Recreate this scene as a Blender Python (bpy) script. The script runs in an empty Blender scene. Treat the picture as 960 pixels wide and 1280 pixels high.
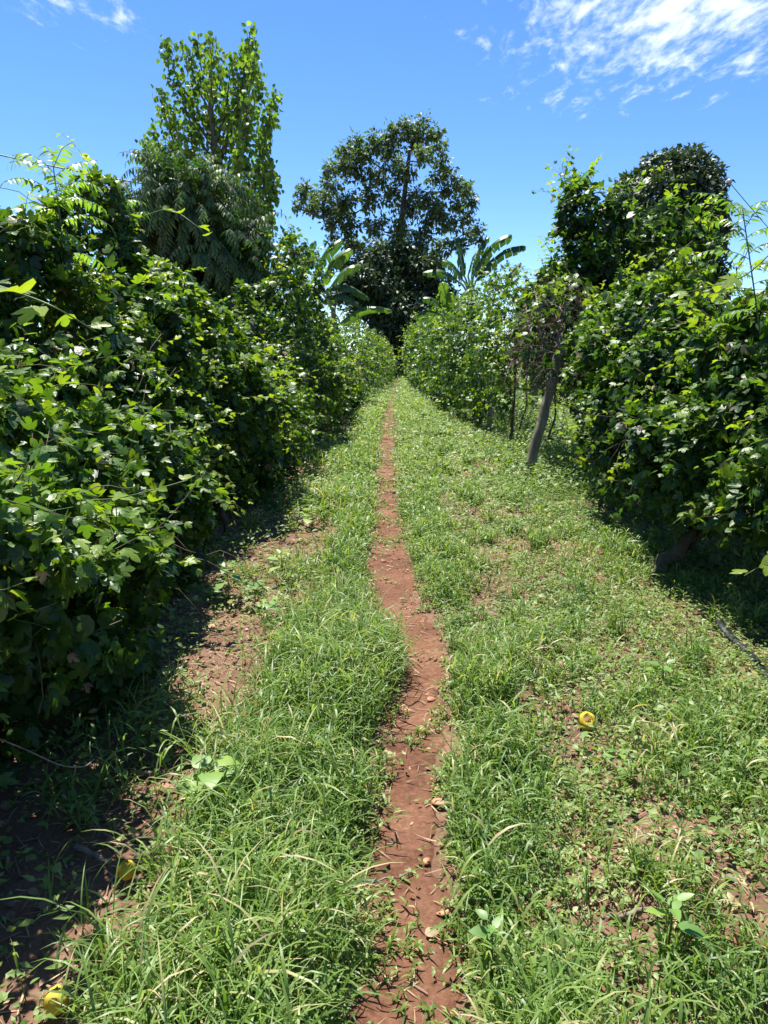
import bpy, math
import numpy as np
from mathutils import Vector

rng = np.random.default_rng(11)
R = math.radians
scene = bpy.context.scene
COL = scene.collection

# ------------------------------------------------------------------ camera
F = 888.0
PITCH, YAW, CAMH = R(12.4), R(1.1), 1.55
cam_d = bpy.data.cameras.new("camera")
cam = bpy.data.objects.new("camera", cam_d)
COL.objects.link(cam)
cam.location = (0, 0, CAMH)
cam.rotation_euler = (math.pi / 2 - PITCH, 0, YAW)
cam_d.sensor_fit = 'VERTICAL'
cam_d.sensor_height = 24
cam_d.lens = F / 1280 * 24
cam_d.clip_start = 0.05
cam_d.clip_end = 5000
scene.camera = cam


def ray(px, py):
    u, v = (px - 480) / F, (py - 640) / F
    dn = v * math.cos(PITCH) + math.sin(PITCH)
    fw = math.cos(PITCH) - v * math.sin(PITCH)
    return (u * math.cos(YAW) - fw * math.sin(YAW), u * math.sin(YAW) + fw * math.cos(YAW), -dn)


def gp(px, py):
    """ground spot seen at a pixel of the photograph (x, y)"""
    r = ray(px, py)
    t = CAMH / -r[2]
    return np.array([r[0] * t, r[1] * t])


def at(px, py, Y):
    r = ray(px, py)
    t = Y / r[1]
    return np.array([r[0] * t, Y, CAMH + r[2] * t])


# ------------------------------------------------------------------ noise
def _h(ix, iy, iz, seed):
    n = (ix.astype(np.int64) * 374761393 + iy.astype(np.int64) * 668265263 + iz.astype(np.int64) * 2147483647 + seed * 974711) & 0xffffffff
    n = ((n ^ (n >> 13)) * 1274126177) & 0xffffffff
    n = ((n ^ (n >> 16)) * 2246822519) & 0xffffffff
    return ((n ^ (n >> 15)) & 0xffffff) / float(0xffffff) * 2 - 1


def noise3(p, s=1.0, seed=0):
    q = np.asarray(p, float) * s + 57.31
    i = np.floor(q)
    f = q - i
    f = f * f * (3 - 2 * f)
    i = i.astype(np.int64)
    o = 0
    for dx in (0, 1):
        wx = f[..., 0] if dx else 1 - f[..., 0]
        for dy in (0, 1):
            wy = f[..., 1] if dy else 1 - f[..., 1]
            for dz in (0, 1):
                wz = f[..., 2] if dz else 1 - f[..., 2]
                o = o + wx * wy * wz * _h(i[..., 0] + dx, i[..., 1] + dy, i[..., 2] + dz, seed)
    return o


def noise2(x, y, s=1.0, seed=0):
    x, y = np.broadcast_arrays(np.asarray(x, float), np.asarray(y, float))
    return noise3(np.stack([x, y, np.zeros_like(x)], -1), s, seed)


def norm(v):
    return v / np.maximum(np.linalg.norm(v, axis=-1, keepdims=True), 1e-9)


def rdir(n):
    return norm(rng.normal(size=(n, 3)))


def A(*v):
    return np.array(v, float)


# ------------------------------------------------------------------ mesh builder
class MB:
    def __init__(self):
        self.v, self.q, self.t, self.a, self.n = [], [], [], [], 0

    def add(self, V, quads=None, tris=None, tone=0.5):
        V = np.asarray(V, float).reshape(-1, 3)
        if quads is not None and len(quads):
            self.q.append(np.asarray(quads, np.int64).reshape(-1, 4) + self.n)
        if tris is not None and len(tris):
            self.t.append(np.asarray(tris, np.int64).reshape(-1, 3) + self.n)
        self.v.append(V)
        self.a.append(np.broadcast_to(np.asarray(tone, float), (len(V),)))
        self.n += len(V)

    def batch(self, V, quads, tris, tone):
        """V (N,k,3); quads/tris local indices; tone (N,) or (N,k)"""
        N, k = V.shape[:2]
        if N == 0:
            return
        off = (np.arange(N) * k)[:, None, None]
        q = (np.asarray(quads, np.int64).reshape(1, -1, 4) + off).reshape(-1, 4) if quads is not None and len(quads) else None
        t = (np.asarray(tris, np.int64).reshape(1, -1, 3) + off).reshape(-1, 3) if tris is not None and len(tris) else None
        tone = np.asarray(tone, float)
        if tone.ndim == 1:
            tone = np.repeat(tone, k)
        self.add(V.reshape(-1, 3), q, t, tone.reshape(-1))

    def build(self, name, mat, parent=None, smooth=True, origin=None):
        V = np.concatenate(self.v) if self.v else np.zeros((0, 3))
        if origin is not None:
            V = V - np.asarray(origin, float)
        Q = np.concatenate(self.q) if self.q else np.zeros((0, 4), np.int64)
        T = np.concatenate(self.t) if self.t else np.zeros((0, 3), np.int64)
        me = bpy.data.meshes.new(name)
        me.vertices.add(len(V))
        me.vertices.foreach_set("co", V.astype(np.float32).ravel())
        nl = Q.size + T.size
        me.loops.add(nl)
        me.loops.foreach_set("vertex_index", np.concatenate([Q.ravel(), T.ravel()]).astype(np.int32))
        me.polygons.add(len(Q) + len(T))
        st = np.concatenate([np.arange(len(Q)) * 4, Q.size + np.arange(len(T)) * 3]).astype(np.int32)
        me.polygons.foreach_set("loop_start", st)
        at_ = me.attributes.new("tone", 'FLOAT', 'POINT')
        at_.data.foreach_set("value", np.concatenate(self.a).astype(np.float32) if self.a else [])
        me.update(calc_edges=True)
        me.polygons.foreach_set("use_smooth", np.full(len(me.polygons), smooth))
        me.materials.append(mat)
        o = bpy.data.objects.new(name, me)
        COL.objects.link(o)
        if origin is not None and parent is None:
            o.location = origin
        if parent is not None:
            o.parent = parent
        return o


def tag(o, label=None, cat=None, group=None, kind=None):
    if label: o['label'] = label
    if cat: o['category'] = cat
    if group: o['group'] = group
    if kind: o['kind'] = kind
    return o


def empty(name, loc, label, cat, group=None):
    o = bpy.data.objects.new(name, None)
    o.empty_display_size = 0.2
    COL.objects.link(o)
    o.location = loc
    return tag(o, label, cat, group)


def tubes(mb, P, rad, sides=4, tone=0.5, cap=True):
    """P (N,K,3) polylines, rad scalar / (K,) / (N,K)"""
    P = np.asarray(P, float)
    if P.ndim == 2:
        P = P[None]
    N, K = P.shape[:2]
    rad = np.broadcast_to(np.asarray(rad, float), (N, K))
    T = norm(np.gradient(P, axis=1))
    ref = np.where(np.abs(T[..., 2:3]) > 0.9, A(1, 0, 0), A(0, 0, 1))
    U = norm(np.cross(T, ref))
    W = np.cross(T, U)
    a = np.arange(sides) / sides * 2 * math.pi
    V = P[:, :, None] + rad[:, :, None, None] * (np.cos(a)[:, None] * U[:, :, None] + np.sin(a)[:, None] * W[:, :, None])
    V = V.reshape(N, K * sides, 3)
    q = []
    for k in range(K - 1):
        for s in range(sides):
            s2 = (s + 1) % sides
            q.append((k * sides + s, k * sides + s2, (k + 1) * sides + s2, (k + 1) * sides + s))
    tr = []
    if cap:
        for s in range(1, sides - 1):
            tr.append((0, s + 1, s))
            b = (K - 1) * sides
            tr.append((b, b + s, b + s + 1))
    tone = np.broadcast_to(np.asarray(tone, float), (N,))
    mb.batch(V, q, tr, tone)


def curve(pts, n=14):
    """smooth polyline through points"""
    pts = np.asarray(pts, float)
    k = len(pts)
    t = np.linspace(0, k - 1, n)
    out = []
    for x in t:
        i = min(int(x), k - 2)
        f = x - i
        p0, p1, p2, p3 = pts[max(i - 1, 0)], pts[i], pts[i + 1], pts[min(i + 2, k - 1)]
        out.append(0.5 * (2 * p1 + (p2 - p0) * f + (2 * p0 - 5 * p1 + 4 * p2 - p3) * f * f + (3 * p1 - p0 - 3 * p2 + p3) * f ** 3))
    return np.array(out)


def shoots(S, D, L, K=6, grav=0.2, wob=0.2):
    N = len(S)
    S = np.asarray(S, float)
    d = norm(np.asarray(D, float))
    L = np.broadcast_to(np.asarray(L, float), (N,))
    P = [S]
    for k in range(K - 1):
        p = P[-1] + d * (L / (K - 1))[:, None]
        P.append(p)
        d = norm(d + wob * rng.normal(size=(N, 3)) + A(0, 0, -1) * grav)
    return np.stack(P, 1)


# ------------------------------------------------------------------ leaf templates: x across, y along (tip 1), z normal
def fold(v, cup=0.25, droop=0.25):
    v = np.array([(x, y, 0.0) for x, y in v], float)
    v[:, 2] = cup * np.abs(v[:, 0]) - droop * v[:, 1] ** 2 - 0.15 * droop * np.abs(v[:, 0]) * 2
    return v


def mirror_leaf(mid, side, qs, ts, cup, droop):
    """mid: midrib points; side: right outline; faces in indices: midrib 0.., side m.."""
    m, s = len(mid), len(side)
    pts = [(0, y) for y in mid] + list(side) + [(-x, y) for x, y in side]
    V = fold(pts, cup, droop)
    mp = lambda i: i if i < m else i + s
    Q = [tuple(q) for q in qs] + [tuple(mp(i) for i in reversed(q)) for q in qs]
    T = [tuple(q) for q in ts] + [tuple(mp(i) for i in reversed(q)) for q in ts]
    return V, Q, T


def lobed(cup, droop, wide=1.0):
    mid = [0, .36, .68, 1.0]
    side = [(.2 * wide, -.02), (.44 * wide, .2), (.56 * wide, .6), (.36 * wide, .56), (.17 * wide, .44), (.25 * wide, .68), (.15 * wide, .88)]
    # mid 0..3, side 4..10
    return mirror_leaf(mid, side, [(0, 4, 5, 1), (1, 5, 7, 8), (1, 8, 9, 2), (2, 9, 10, 3)], [(5, 6, 7)], cup, droop)


def ovate(w, cup, droop):
    mid = [0, .35, .7, 1.0]
    side = [(w * .75, .14), (w, .38), (w * .68, .7)]
    return mirror_leaf(mid, side, [(0, 4, 5, 1), (1, 5, 6, 2)], [(2, 6, 3)], cup, droop)


def diamond(w, cup, droop):
    return mirror_leaf([0, .5, 1.0], [(w, .42)], [], [(0, 3, 1), (1, 3, 2)], cup, droop)


LOBED = [lobed(.28, .3), lobed(.1, .5, 1.08), lobed(.45, .15, .95), lobed(-.12, .35)]
OVATE = [ovate(.3, .25, .25), ovate(.34, .1, .45), ovate(.27, .4, .1)]
BROAD = [ovate(.46, .2, .3), ovate(.5, .05, .5)]
LANCE = [ovate(.13, .3, .35), ovate(.16, .2, .5)]
DIAM = [diamond(.3, .3, .3), diamond(.36, .1, .45)]
SLIM = [diamond(.15, .3, .4), diamond(.18, .2, .2)]
LOWLOBE = [mirror_leaf([0, .45, 1.0], [(.48, .5), (.17, .5), (.22, .72)], [], [(0, 3, 4), (0, 4, 1), (1, 4, 5), (1, 5, 2)], c, d) for c, d in ((.3, .3), (.1, .5))]


def leaves(mb, temps, P, T, N, S, tone):
    """batch leaf blades; P base, T tip direction, N up-normal hint, S size"""
    P = np.asarray(P, float)
    n = len(P)
    if n == 0:
        return
    S = np.broadcast_to(np.asarray(S, float), (n,))
    tone = np.broadcast_to(np.asarray(tone, float), (n,))
    T = norm(T)
    X = norm(np.cross(T, N))
    Z = np.cross(X, T)
    which = rng.integers(0, len(temps), n)
    for k, (tv, q, t) in enumerate(temps):
        m = which == k
        if not m.any():
            continue
        wx = rng.uniform(.85, 1.15, m.sum())[:, None, None]
        V = (tv[None, :, 0:1] * wx) * X[m][:, None] + tv[None, :, 1:2] * T[m][:, None] + tv[None, :, 2:3] * rng.uniform(.4, 1.5, m.sum())[:, None, None] * Z[m][:, None]
        mb.batch(P[m][:, None] + V * S[m][:, None, None], q, t, tone[m])


# ------------------------------------------------------------------ materials
def newmat(name):
    m = bpy.data.materials.new(name)
    m.use_nodes = True
    nt = m.node_tree
    for n in list(nt.nodes):
        nt.nodes.remove(n)
    out = nt.nodes.new('ShaderNodeOutputMaterial')
    return m, nt, out


def ramp(nt, stops):
    r = nt.nodes.new('ShaderNodeValToRGB')
    e = r.color_ramp.elements
    while len(e) < len(stops):
        e.new(0.5)
    for x, (p, c) in zip(e, stops):
        x.position = p
        x.color = (*c, 1)
    return r


def leaf_mat(name, stops, rough=0.35, trans=0.35, tcol=(1.5, 1.7, 0.5), mottle=30.0, spec=0.5, bump=0.0):
    m, nt, out = newmat(name)
    N, L = nt.nodes.new, nt.links.new
    a = N('ShaderNodeAttribute'); a.attribute_name = 'tone'
    tc = N('ShaderNodeTexCoord')
    no = N('ShaderNodeTexNoise'); no.inputs['Scale'].default_value = mottle; no.inputs['Detail'].default_value = 2
    L(tc.outputs['Object'], no.inputs['Vector'])
    mr = N('ShaderNodeMapRange'); mr.inputs[1].default_value = .3; mr.inputs[2].default_value = .7
    mr.inputs[3].default_value = -.1; mr.inputs[4].default_value = .1
    L(no.outputs['Fac'], mr.inputs[0])
    ad = N('ShaderNodeMath'); ad.operation = 'ADD'
    L(a.outputs['Fac'], ad.inputs[0]); L(mr.outputs[0], ad.inputs[1])
    r = ramp(nt, stops)
    L(ad.outputs[0], r.inputs[0])
    p = N('ShaderNodeBsdfPrincipled')
    p.inputs['Roughness'].default_value = rough
    p.inputs['Specular IOR Level'].default_value = spec
    L(r.outputs[0], p.inputs['Base Color'])
    if bump:
        bn = N('ShaderNodeTexNoise'); bn.inputs['Scale'].default_value = 70; bn.inputs['Detail'].default_value = 2
        L(tc.outputs['Object'], bn.inputs['Vector'])
        bp_ = N('ShaderNodeBump'); bp_.inputs['Strength'].default_value = bump; bp_.inputs['Distance'].default_value = .01
        L(bn.outputs['Fac'], bp_.inputs['Height']); L(bp_.outputs[0], p.inputs['Normal'])
    mul = N('ShaderNodeMix'); mul.data_type = 'RGBA'; mul.blend_type = 'MULTIPLY'
    mul.inputs[0].default_value = 1
    L(r.outputs[0], mul.inputs[6]); mul.inputs[7].default_value = (*tcol, 1)
    t = N('ShaderNodeBsdfTranslucent')
    L(mul.outputs[2], t.inputs['Color'])
    mx = N('ShaderNodeMixShader'); mx.inputs[0].default_value = trans
    L(p.outputs[0], mx.inputs[1]); L(t.outputs[0], mx.inputs[2])
    L(mx.outputs[0], out.inputs['Surface'])
    return m


def solid_mat(name, c1, c2, scale=8, rough=.8, bump=.3, stretch=(1, 1, 1), spec=.3, detail=6):
    m, nt, out = newmat(name)
    N, L = nt.nodes.new, nt.links.new
    tc = N('ShaderNodeTexCoord')
    mp = N('ShaderNodeMapping'); mp.inputs['Scale'].default_value = stretch
    L(tc.outputs['Object'], mp.inputs[0])
    no = N('ShaderNodeTexNoise'); no.inputs['Scale'].default_value = scale; no.inputs['Detail'].default_value = detail
    L(mp.outputs[0], no.inputs['Vector'])
    r = ramp(nt, [(.3, c1), (.7, c2)])
    L(no.outputs['Fac'], r.inputs[0])
    p = N('ShaderNodeBsdfPrincipled'); p.inputs['Roughness'].default_value = rough
    p.inputs['Specular IOR Level'].default_value = spec
    L(r.outputs[0], p.inputs['Base Color'])
    b = N('ShaderNodeBump'); b.inputs['Strength'].default_value = bump; b.inputs['Distance'].default_value = .01
    L(no.outputs['Fac'], b.inputs['Height']); L(b.outputs[0], p.inputs['Normal'])
    L(p.outputs[0], out.inputs['Surface'])
    return m


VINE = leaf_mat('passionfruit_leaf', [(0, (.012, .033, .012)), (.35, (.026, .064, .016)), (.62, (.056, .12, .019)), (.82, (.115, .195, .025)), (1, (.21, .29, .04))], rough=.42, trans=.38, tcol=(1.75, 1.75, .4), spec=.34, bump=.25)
SHOOT = leaf_mat('young_leaf', [(0, (.05, .12, .02)), (.5, (.10, .20, .026)), (1, (.24, .32, .045))], rough=.4, trans=.45, tcol=(1.75, 1.7, .4), spec=.36, bump=.25)
POPLAR = leaf_mat('broad_tree_leaf', [(0, (.045, .10, .02)), (.5, (.125, .215, .03)), (1, (.25, .34, .05))], rough=.5, trans=.42, mottle=3)
FROND = leaf_mat('drooping_leaflet', [(0, (.03, .065, .018)), (.5, (.065, .13, .03)), (1, (.14, .22, .06))], rough=.55, trans=.3, mottle=6, spec=.5)
SAPL = leaf_mat('sapling_leaflet', [(0, (.05, .12, .02)), (.5, (.11, .21, .03)), (1, (.22, .33, .06))], rough=.4, trans=.42)
BIGT = leaf_mat('tall_tree_leaf', [(0, (.04, .075, .026)), (.55, (.085, .14, .048)), (.85, (.125, .18, .065)), (1, (.17, .21, .08))], rough=.55, trans=.32, mottle=2)
DARKT = leaf_mat('evergreen_leaf', [(0, (.02, .04, .016)), (.6, (.042, .076, .026)), (1, (.085, .12, .04))], rough=.5, trans=.18, mottle=3)
BAN = leaf_mat('banana_leaf', [(0, (.025, .06, .02)), (.5, (.055, .115, .03)), (1, (.13, .22, .04))], rough=.4, trans=.33, mottle=4, spec=.6)
BANDRY = leaf_mat('dry_banana_leaf', [(0, (.06, .04, .025)), (1, (.16, .11, .06))], rough=.7, trans=.15, mottle=4)
GRASS = leaf_mat('grass_blade', [(0, (.06, .125, .028)), (.45, (.15, .25, .05)), (.8, (.235, .33, .078)), (.9, (.34, .36, .13)), (1, (.50, .42, .24))], rough=.46, trans=.42, tcol=(1.4, 1.45, .55), mottle=6, spec=.45)
WEED = leaf_mat('weed_leaf', [(0, (.08, .14, .03)), (.5, (.16, .255, .06)), (.85, (.25, .325, .085)), (1, (.44, .37, .19))], rough=.5, trans=.38, tcol=(1.4, 1.45, .5), mottle=8)
SEEDL = leaf_mat('seedling_leaf', [(0, (.08, .17, .04)), (.6, (.14, .27, .06)), (1, (.24, .35, .06))], rough=.45, trans=.38)
STRAW = leaf_mat('dry_straw', [(0, (.10, .055, .03)), (.5, (.24, .15, .085)), (1, (.46, .34, .2))], rough=.7, trans=.1, tcol=(1.2, 1, .7))
TWIG = solid_mat('vine_stem', (.045, .036, .022), (.11, .09, .05), 30, .8, .4)
GSTEM = solid_mat('green_stem', (.07, .12, .03), (.12, .17, .05), 20, .5, .1)
DRYV = solid_mat('dry_vine_stem', (.07, .055, .04), (.23, .185, .14), 25, .85, .3)
BARK = solid_mat('grey_bark', (.06, .054, .048), (.17, .155, .14), 12, .9, .8, (1, 1, .3))
DARKBARK = solid_mat('dark_bark', (.03, .028, .026), (.085, .08, .072), 12, .9, .8, (1, 1, .3))
POSTM = solid_mat('weathered_post', (.105, .085, .058), (.29, .245, .175), 14, .9, .8, (1.5, 1.5, .25))


# ------------------------------------------------------------------ sun and sky
EL, AZ = R(67), R(27)          # sun high, ahead of the camera and a little to the left
sun_vec = Vector((-math.sin(AZ) * math.cos(EL), math.cos(AZ) * math.cos(EL), math.sin(EL)))
sd = bpy.data.lights.new('sun', 'SUN')
sd.energy = 5.0
sd.angle = R(.53)
sd.color = (1.0, .955, .88)
so = bpy.data.objects.new('sun', sd)
COL.objects.link(so)
so.location = (0, 0, 60)
so.rotation_euler = sun_vec.to_track_quat('Z', 'Y').to_euler()

w = bpy.data.worlds.new("World")
scene.world = w
w.use_nodes = True
nt = w.node_tree
for n in list(nt.nodes):
    nt.nodes.remove(n)
N, L = nt.nodes.new, nt.links.new
wo = N('ShaderNodeOutputWorld')
bg = N('ShaderNodeBackground'); bg.inputs['Strength'].default_value = .09
sky = N('ShaderNodeTexSky'); sky.sky_type = 'NISHITA'; sky.sun_disc = False
sky.sun_elevation = EL
sky.sun_rotation = -AZ          # clockwise from +Y as seen from above
sky.altitude = 1800; sky.air_density = .95; sky.dust_density = .08; sky.ozone_density = 4.5
hs = N('ShaderNodeHueSaturation'); hs.inputs['Saturation'].default_value = 1.17; hs.inputs['Value'].default_value = 1.12; hs.inputs['Hue'].default_value = .505
L(sky.outputs[0], hs.inputs['Color'])
# high broken cloud, laid on a plane far overhead by direction
tc = N('ShaderNodeTexCoord')
sx = N('ShaderNodeSeparateXYZ'); L(tc.outputs['Generated'], sx.inputs[0])


def mth(op, a, b=None, clamp=False):
    n = N('ShaderNodeMath'); n.operation = op; n.use_clamp = clamp
    for i, x in enumerate((a, b)):
        if x is None: continue
        if isinstance(x, (int, float)): n.inputs[i].default_value = x
        else: L(x, n.inputs[i])
    return n.outputs[0]


zz = mth('MAXIMUM', sx.outputs['Z'], .02)
cx = mth('DIVIDE', sx.outputs['X'], zz)
cy = mth('DIVIDE', sx.outputs['Y'], zz)
cv = N('ShaderNodeCombineXYZ'); L(cx, cv.inputs[0]); L(cy, cv.inputs[1])
mpn = N('ShaderNodeMapping'); mpn.inputs['Rotation'].default_value = (0, 0, R(-24)); mpn.inputs['Scale'].default_value = (1.15, .5, 1)
L(cv.outputs[0], mpn.inputs[0])
n1 = N('ShaderNodeTexNoise'); n1.inputs['Scale'].default_value = 9.0; n1.inputs['Detail'].default_value = 9; n1.inputs['Roughness'].default_value = .58; n1.inputs['Distortion'].default_value = .5
L(mpn.outputs[0], n1.inputs['Vector'])
n2 = N('ShaderNodeTexNoise'); n2.inputs['Scale'].default_value = 24; n2.inputs['Detail'].default_value = 5; n2.inputs['Roughness'].default_value = .6
L(mpn.outputs[0], n2.inputs['Vector'])


def cdir(px, py):
    r = ray(px, py)
    return r[0] / r[2], r[1] / r[2]


def bank(px, py, rx, ry, rot=0.0):
    """soft mask round the spot of sky where a bank of cloud hangs"""
    c = cdir(px, py)
    dx = mth('SUBTRACT', cx, c[0]); dy = mth('SUBTRACT', cy, c[1])
    ca, sa = math.cos(rot), math.sin(rot)
    ex = mth('DIVIDE', mth('ADD', mth('MULTIPLY', dx, ca), mth('MULTIPLY', dy, sa)), rx)
    ey = mth('DIVIDE', mth('SUBTRACT', mth('MULTIPLY', dy, ca), mth('MULTIPLY', dx, sa)), ry)
    d = mth('SQRT', mth('ADD', mth('MULTIPLY', ex, ex), mth('MULTIPLY', ey, ey)))
    return mth('SUBTRACT', 1.0, d)


_b1 = bank(890, -8, .62, .95, 0)
_b2 = bank(105, 8, .2, .3, 0)
CLOUD_IN = (_b1, _b2)
msk = mth('MAXIMUM', mth('MULTIPLY', _b1, .46), mth('ADD', mth('MULTIPLY', _b2, .3), -.06))
msk = mth('MAXIMUM', msk, -.34)
dens = mth('ADD', mth('ADD', mth('MULTIPLY', n1.outputs['Fac'], 1.25), mth('MULTIPLY', n2.outputs['Fac'], .6)), msk)
cl = N('ShaderNodeMapRange'); cl.interpolation_type = 'SMOOTHSTEP'
cl.inputs[1].default_value = .96; cl.inputs[2].default_value = 1.58
L(dens, cl.inputs[0])
cmx = N('ShaderNodeMix'); cmx.data_type = 'RGBA'
fac = mth('MULTIPLY', cl.outputs[0], .9)
L(fac, cmx.inputs[0])
L(hs.outputs[0], cmx.inputs[6]); cmx.inputs[7].default_value = (6.6, 7.1, 7.9, 1)
L(cmx.outputs[2], bg.inputs['Color'])
L(bg.outputs[0], wo.inputs['Surface'])

# ------------------------------------------------------------------ ground
path_px = [(1420, 425, 575), (1280, 436, 568), (1190, 448, 566), (1100, 446, 562), (1040, 462, 556), (1000, 480, 558), (950, 484, 556), (900, 484, 548), (870, 488, 552), (830, 502, 555),
           (790, 490, 548), (765, 470, 535), (740, 460, 522), (690, 463, 513), (640, 469, 497), (600, 472, 494), (560, 475, 494), (520, 480, 494), (490, 489, 498), (478, 493, 499), (468, 496, 500)]
_pl = np.array([gp(l, y) for y, l, r in path_px])
_pr = np.array([gp(r, y) for y, l, r in path_px])


def path_l(y): return np.interp(y, _pl[:, 1], _pl[:, 0])
def path_r(y): return np.interp(y, _pr[:, 1], _pr[:, 0])


def path_d(x, y):
    """distance outside the trodden path (negative inside)"""
    return np.maximum(path_l(y) - x, x - path_r(y)) + np.interp(y, [2, 5], [0, .02]) + (.05 * noise2(x, y, 9, 3) + .05 * noise2(x, y, 3.2, 4)) * np.minimum(1, 5 / np.maximum(y, 1))


def ground_z(x, y):
    x, y = np.asarray(x, float), np.asarray(y, float)
    r = np.hypot(x, y)
    near = 1 / (1 + (r / 40) ** 2)
    z = .035 * noise2(x, y, 1.3, 1) + .02 * noise2(x, y, 4, 2)
    pd = np.maximum(path_l(y) - x, x - path_r(y))
    inp = np.clip(pd / .12, 0, 1)
    inp = inp * inp * (3 - 2 * inp)
    z = z * (.35 + .65 * inp) - .03 * (1 - inp)
    z = z + (.011 * noise2(x, y, 13, 5) + .006 * noise2(x, y, 31, 6)) * (.3 + .7 * inp)
    return z * near


def grid(xs, ys, zf):
    X, Y = np.meshgrid(xs, ys)
    Z = zf(X, Y)
    V = np.stack([X, Y, Z], -1).reshape(-1, 3)
    nx, ny = len(xs), len(ys)
    i = np.arange(nx - 1)[None] + (np.arange(ny - 1) * nx)[:, None]
    q = np.stack([i, i + 1, i + nx + 1, i + nx], -1).reshape(-1, 4)
    return V, q


def soil_mat(name, cols, fine=60, bump=.6):
    m, nt, out = newmat(name)
    N, L = nt.nodes.new, nt.links.new
    tc = N('ShaderNodeTexCoord')
    a = N('ShaderNodeTexNoise'); a.inputs['Scale'].default_value = 2.2; a.inputs['Detail'].default_value = 8; a.inputs['Roughness'].default_value = .62
    b = N('ShaderNodeTexNoise'); b.inputs['Scale'].default_value = fine; b.inputs['Detail'].default_value = 6; b.inputs['Roughness'].default_value = .7
    v = N('ShaderNodeTexVoronoi'); v.inputs['Scale'].default_value = fine * .9
    for t in (a, b, v): L(tc.outputs['Object'], t.inputs['Vector'])
    mx = N('ShaderNodeMix'); mx.data_type = 'FLOAT'; mx.inputs[0].default_value = .45
    L(a.outputs['Fac'], mx.inputs[2]); L(b.outputs['Fac'], mx.inputs[3])
    r = ramp(nt, cols)
    L(mx.outputs[0], r.inputs[0])
    p = N('ShaderNodeBsdfPrincipled'); p.inputs['Roughness'].default_value = .95; p.inputs['Specular IOR Level'].default_value = .15
    L(r.outputs[0], p.inputs['Base Color'])
    h = N('ShaderNodeMath'); h.operation = 'ADD'
    hm = N('ShaderNodeMath'); hm.operation = 'MULTIPLY'; hm.inputs[1].default_value = .5
    L(v.outputs['Distance'], hm.inputs[0]); L(b.outputs['Fac'], h.inputs[0]); L(hm.outputs[0], h.inputs[1])
    bm = N('ShaderNodeBump'); bm.inputs['Strength'].default_value = bump; bm.inputs['Distance'].default_value = .012
    L(h.outputs[0], bm.inputs['Height']); L(bm.outputs[0], p.inputs['Normal'])
    L(p.outputs[0], out.inputs['Surface'])
    return m


SOIL = soil_mat('red_soil', [(.3, (.075, .042, .029)), (.48, (.155, .086, .056)), (.6, (.21, .125, .083)), (.72, (.30, .205, .14))])
PATHM = soil_mat('trodden_red_earth', [(.34, (.05, .024, .016)), (.46, (.128, .058, .034)), (.56, (.182, .089, .054)), (.66, (.28, .168, .105))], 45, .9)


def stepped(lo, hi, step, far, gr):
    c = list(np.arange(lo, hi + 1e-6, step))
    s, x = step, hi
    while x < far:
        s *= gr
        x += s
        c.append(x)
    return np.array(c)


xp = stepped(0, 3.2, .045, 900, 1.13)
xs = np.concatenate([-xp[:0:-1], xp])
ys = np.concatenate([[-700, -300, -120, -50, -20, -8, -3, -1, -.2, .5], stepped(1.0, 9, .045, 1600, 1.035)])
V, q = grid(xs, ys, ground_z)
mb = MB(); mb.add(V, q)
tag(mb.build('ground', SOIL), kind='structure')

mb = MB()
py_ = np.concatenate([np.arange(.9, 9, .03), stepped(9, 12, .06, 56, 1.02)])
ts = np.linspace(0, 1, 15)
rag = lambda y, s: (.045 * noise2(y * 0, y, 5, s) + .03 * noise2(y * 0, y, 17, s + 1)) * np.minimum(1, 6 / np.maximum(y, 1))
lx, rx_ = path_l(py_) - .02 + 1.3 * rag(py_, 21), path_r(py_) + .01 + 1.3 * rag(py_, 31)
X = lx[:, None] + (rx_ - lx)[:, None] * ts
Y = np.repeat(py_[:, None], 15, 1)
Z = ground_z(X, Y) + .010 + .006 * noise2(X, Y, 24, 8) + .004 * noise2(X, Y, 55, 9)
Z[:, 0] -= .02; Z[:, -1] -= .02
i = np.arange(14)[None] + (np.arange(len(py_) - 1) * 15)[:, None]
mb.add(np.stack([X, Y, Z], -1), np.stack([i, i + 1, i + 16, i + 15], -1).reshape(-1, 4))
tag(mb.build('dirt_path', PATHM), kind='structure')

# ------------------------------------------------------------------ grass and weeds
_gl = np.array([gp(*p) for p in [(40, 1420), (90, 1280), (140, 1130), (215, 1000), (235, 930), (285, 890), (330, 820), (372, 740), (380, 700), (398, 640), (404, 590), (432, 545), (462, 510), (486, 485)]])
_gr = np.array([gp(*p) for p in [(800, 1420), (745, 1280), (700, 1100), (672, 1000), (655, 880), (640, 800), (600, 740), (575, 690), (560, 640), (545, 590), (535, 545), (520, 510), (506, 485)]])
grass_l = lambda y: np.interp(y, _gl[:, 1], _gl[:, 0]) + np.interp(y, [1.2, 2.2, 8, 14], [.1, .2, .16, .05])
grass_r = lambda y: np.interp(y, _gr[:, 1], _gr[:, 0]) - np.interp(y, [1, 4, 8, 14], [.03, .07, .12, .05])


def sample_ground(x0, x1, rho0, ymin, ymax, yref, pw):
    """points with density rho0 out to yref, thinning beyond it"""
    yy = np.linspace(ymin, ymax, 4000)
    d = rho0 * np.minimum(1, (yref / yy) ** pw)
    c = np.concatenate([[0], np.cumsum((d[1:] + d[:-1]) / 2 * np.diff(yy))])
    n = int(c[-1] * (x1 - x0))
    y = np.interp(rng.uniform(0, c[-1], n), c, yy)
    return rng.uniform(x0, x1, n), y


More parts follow.
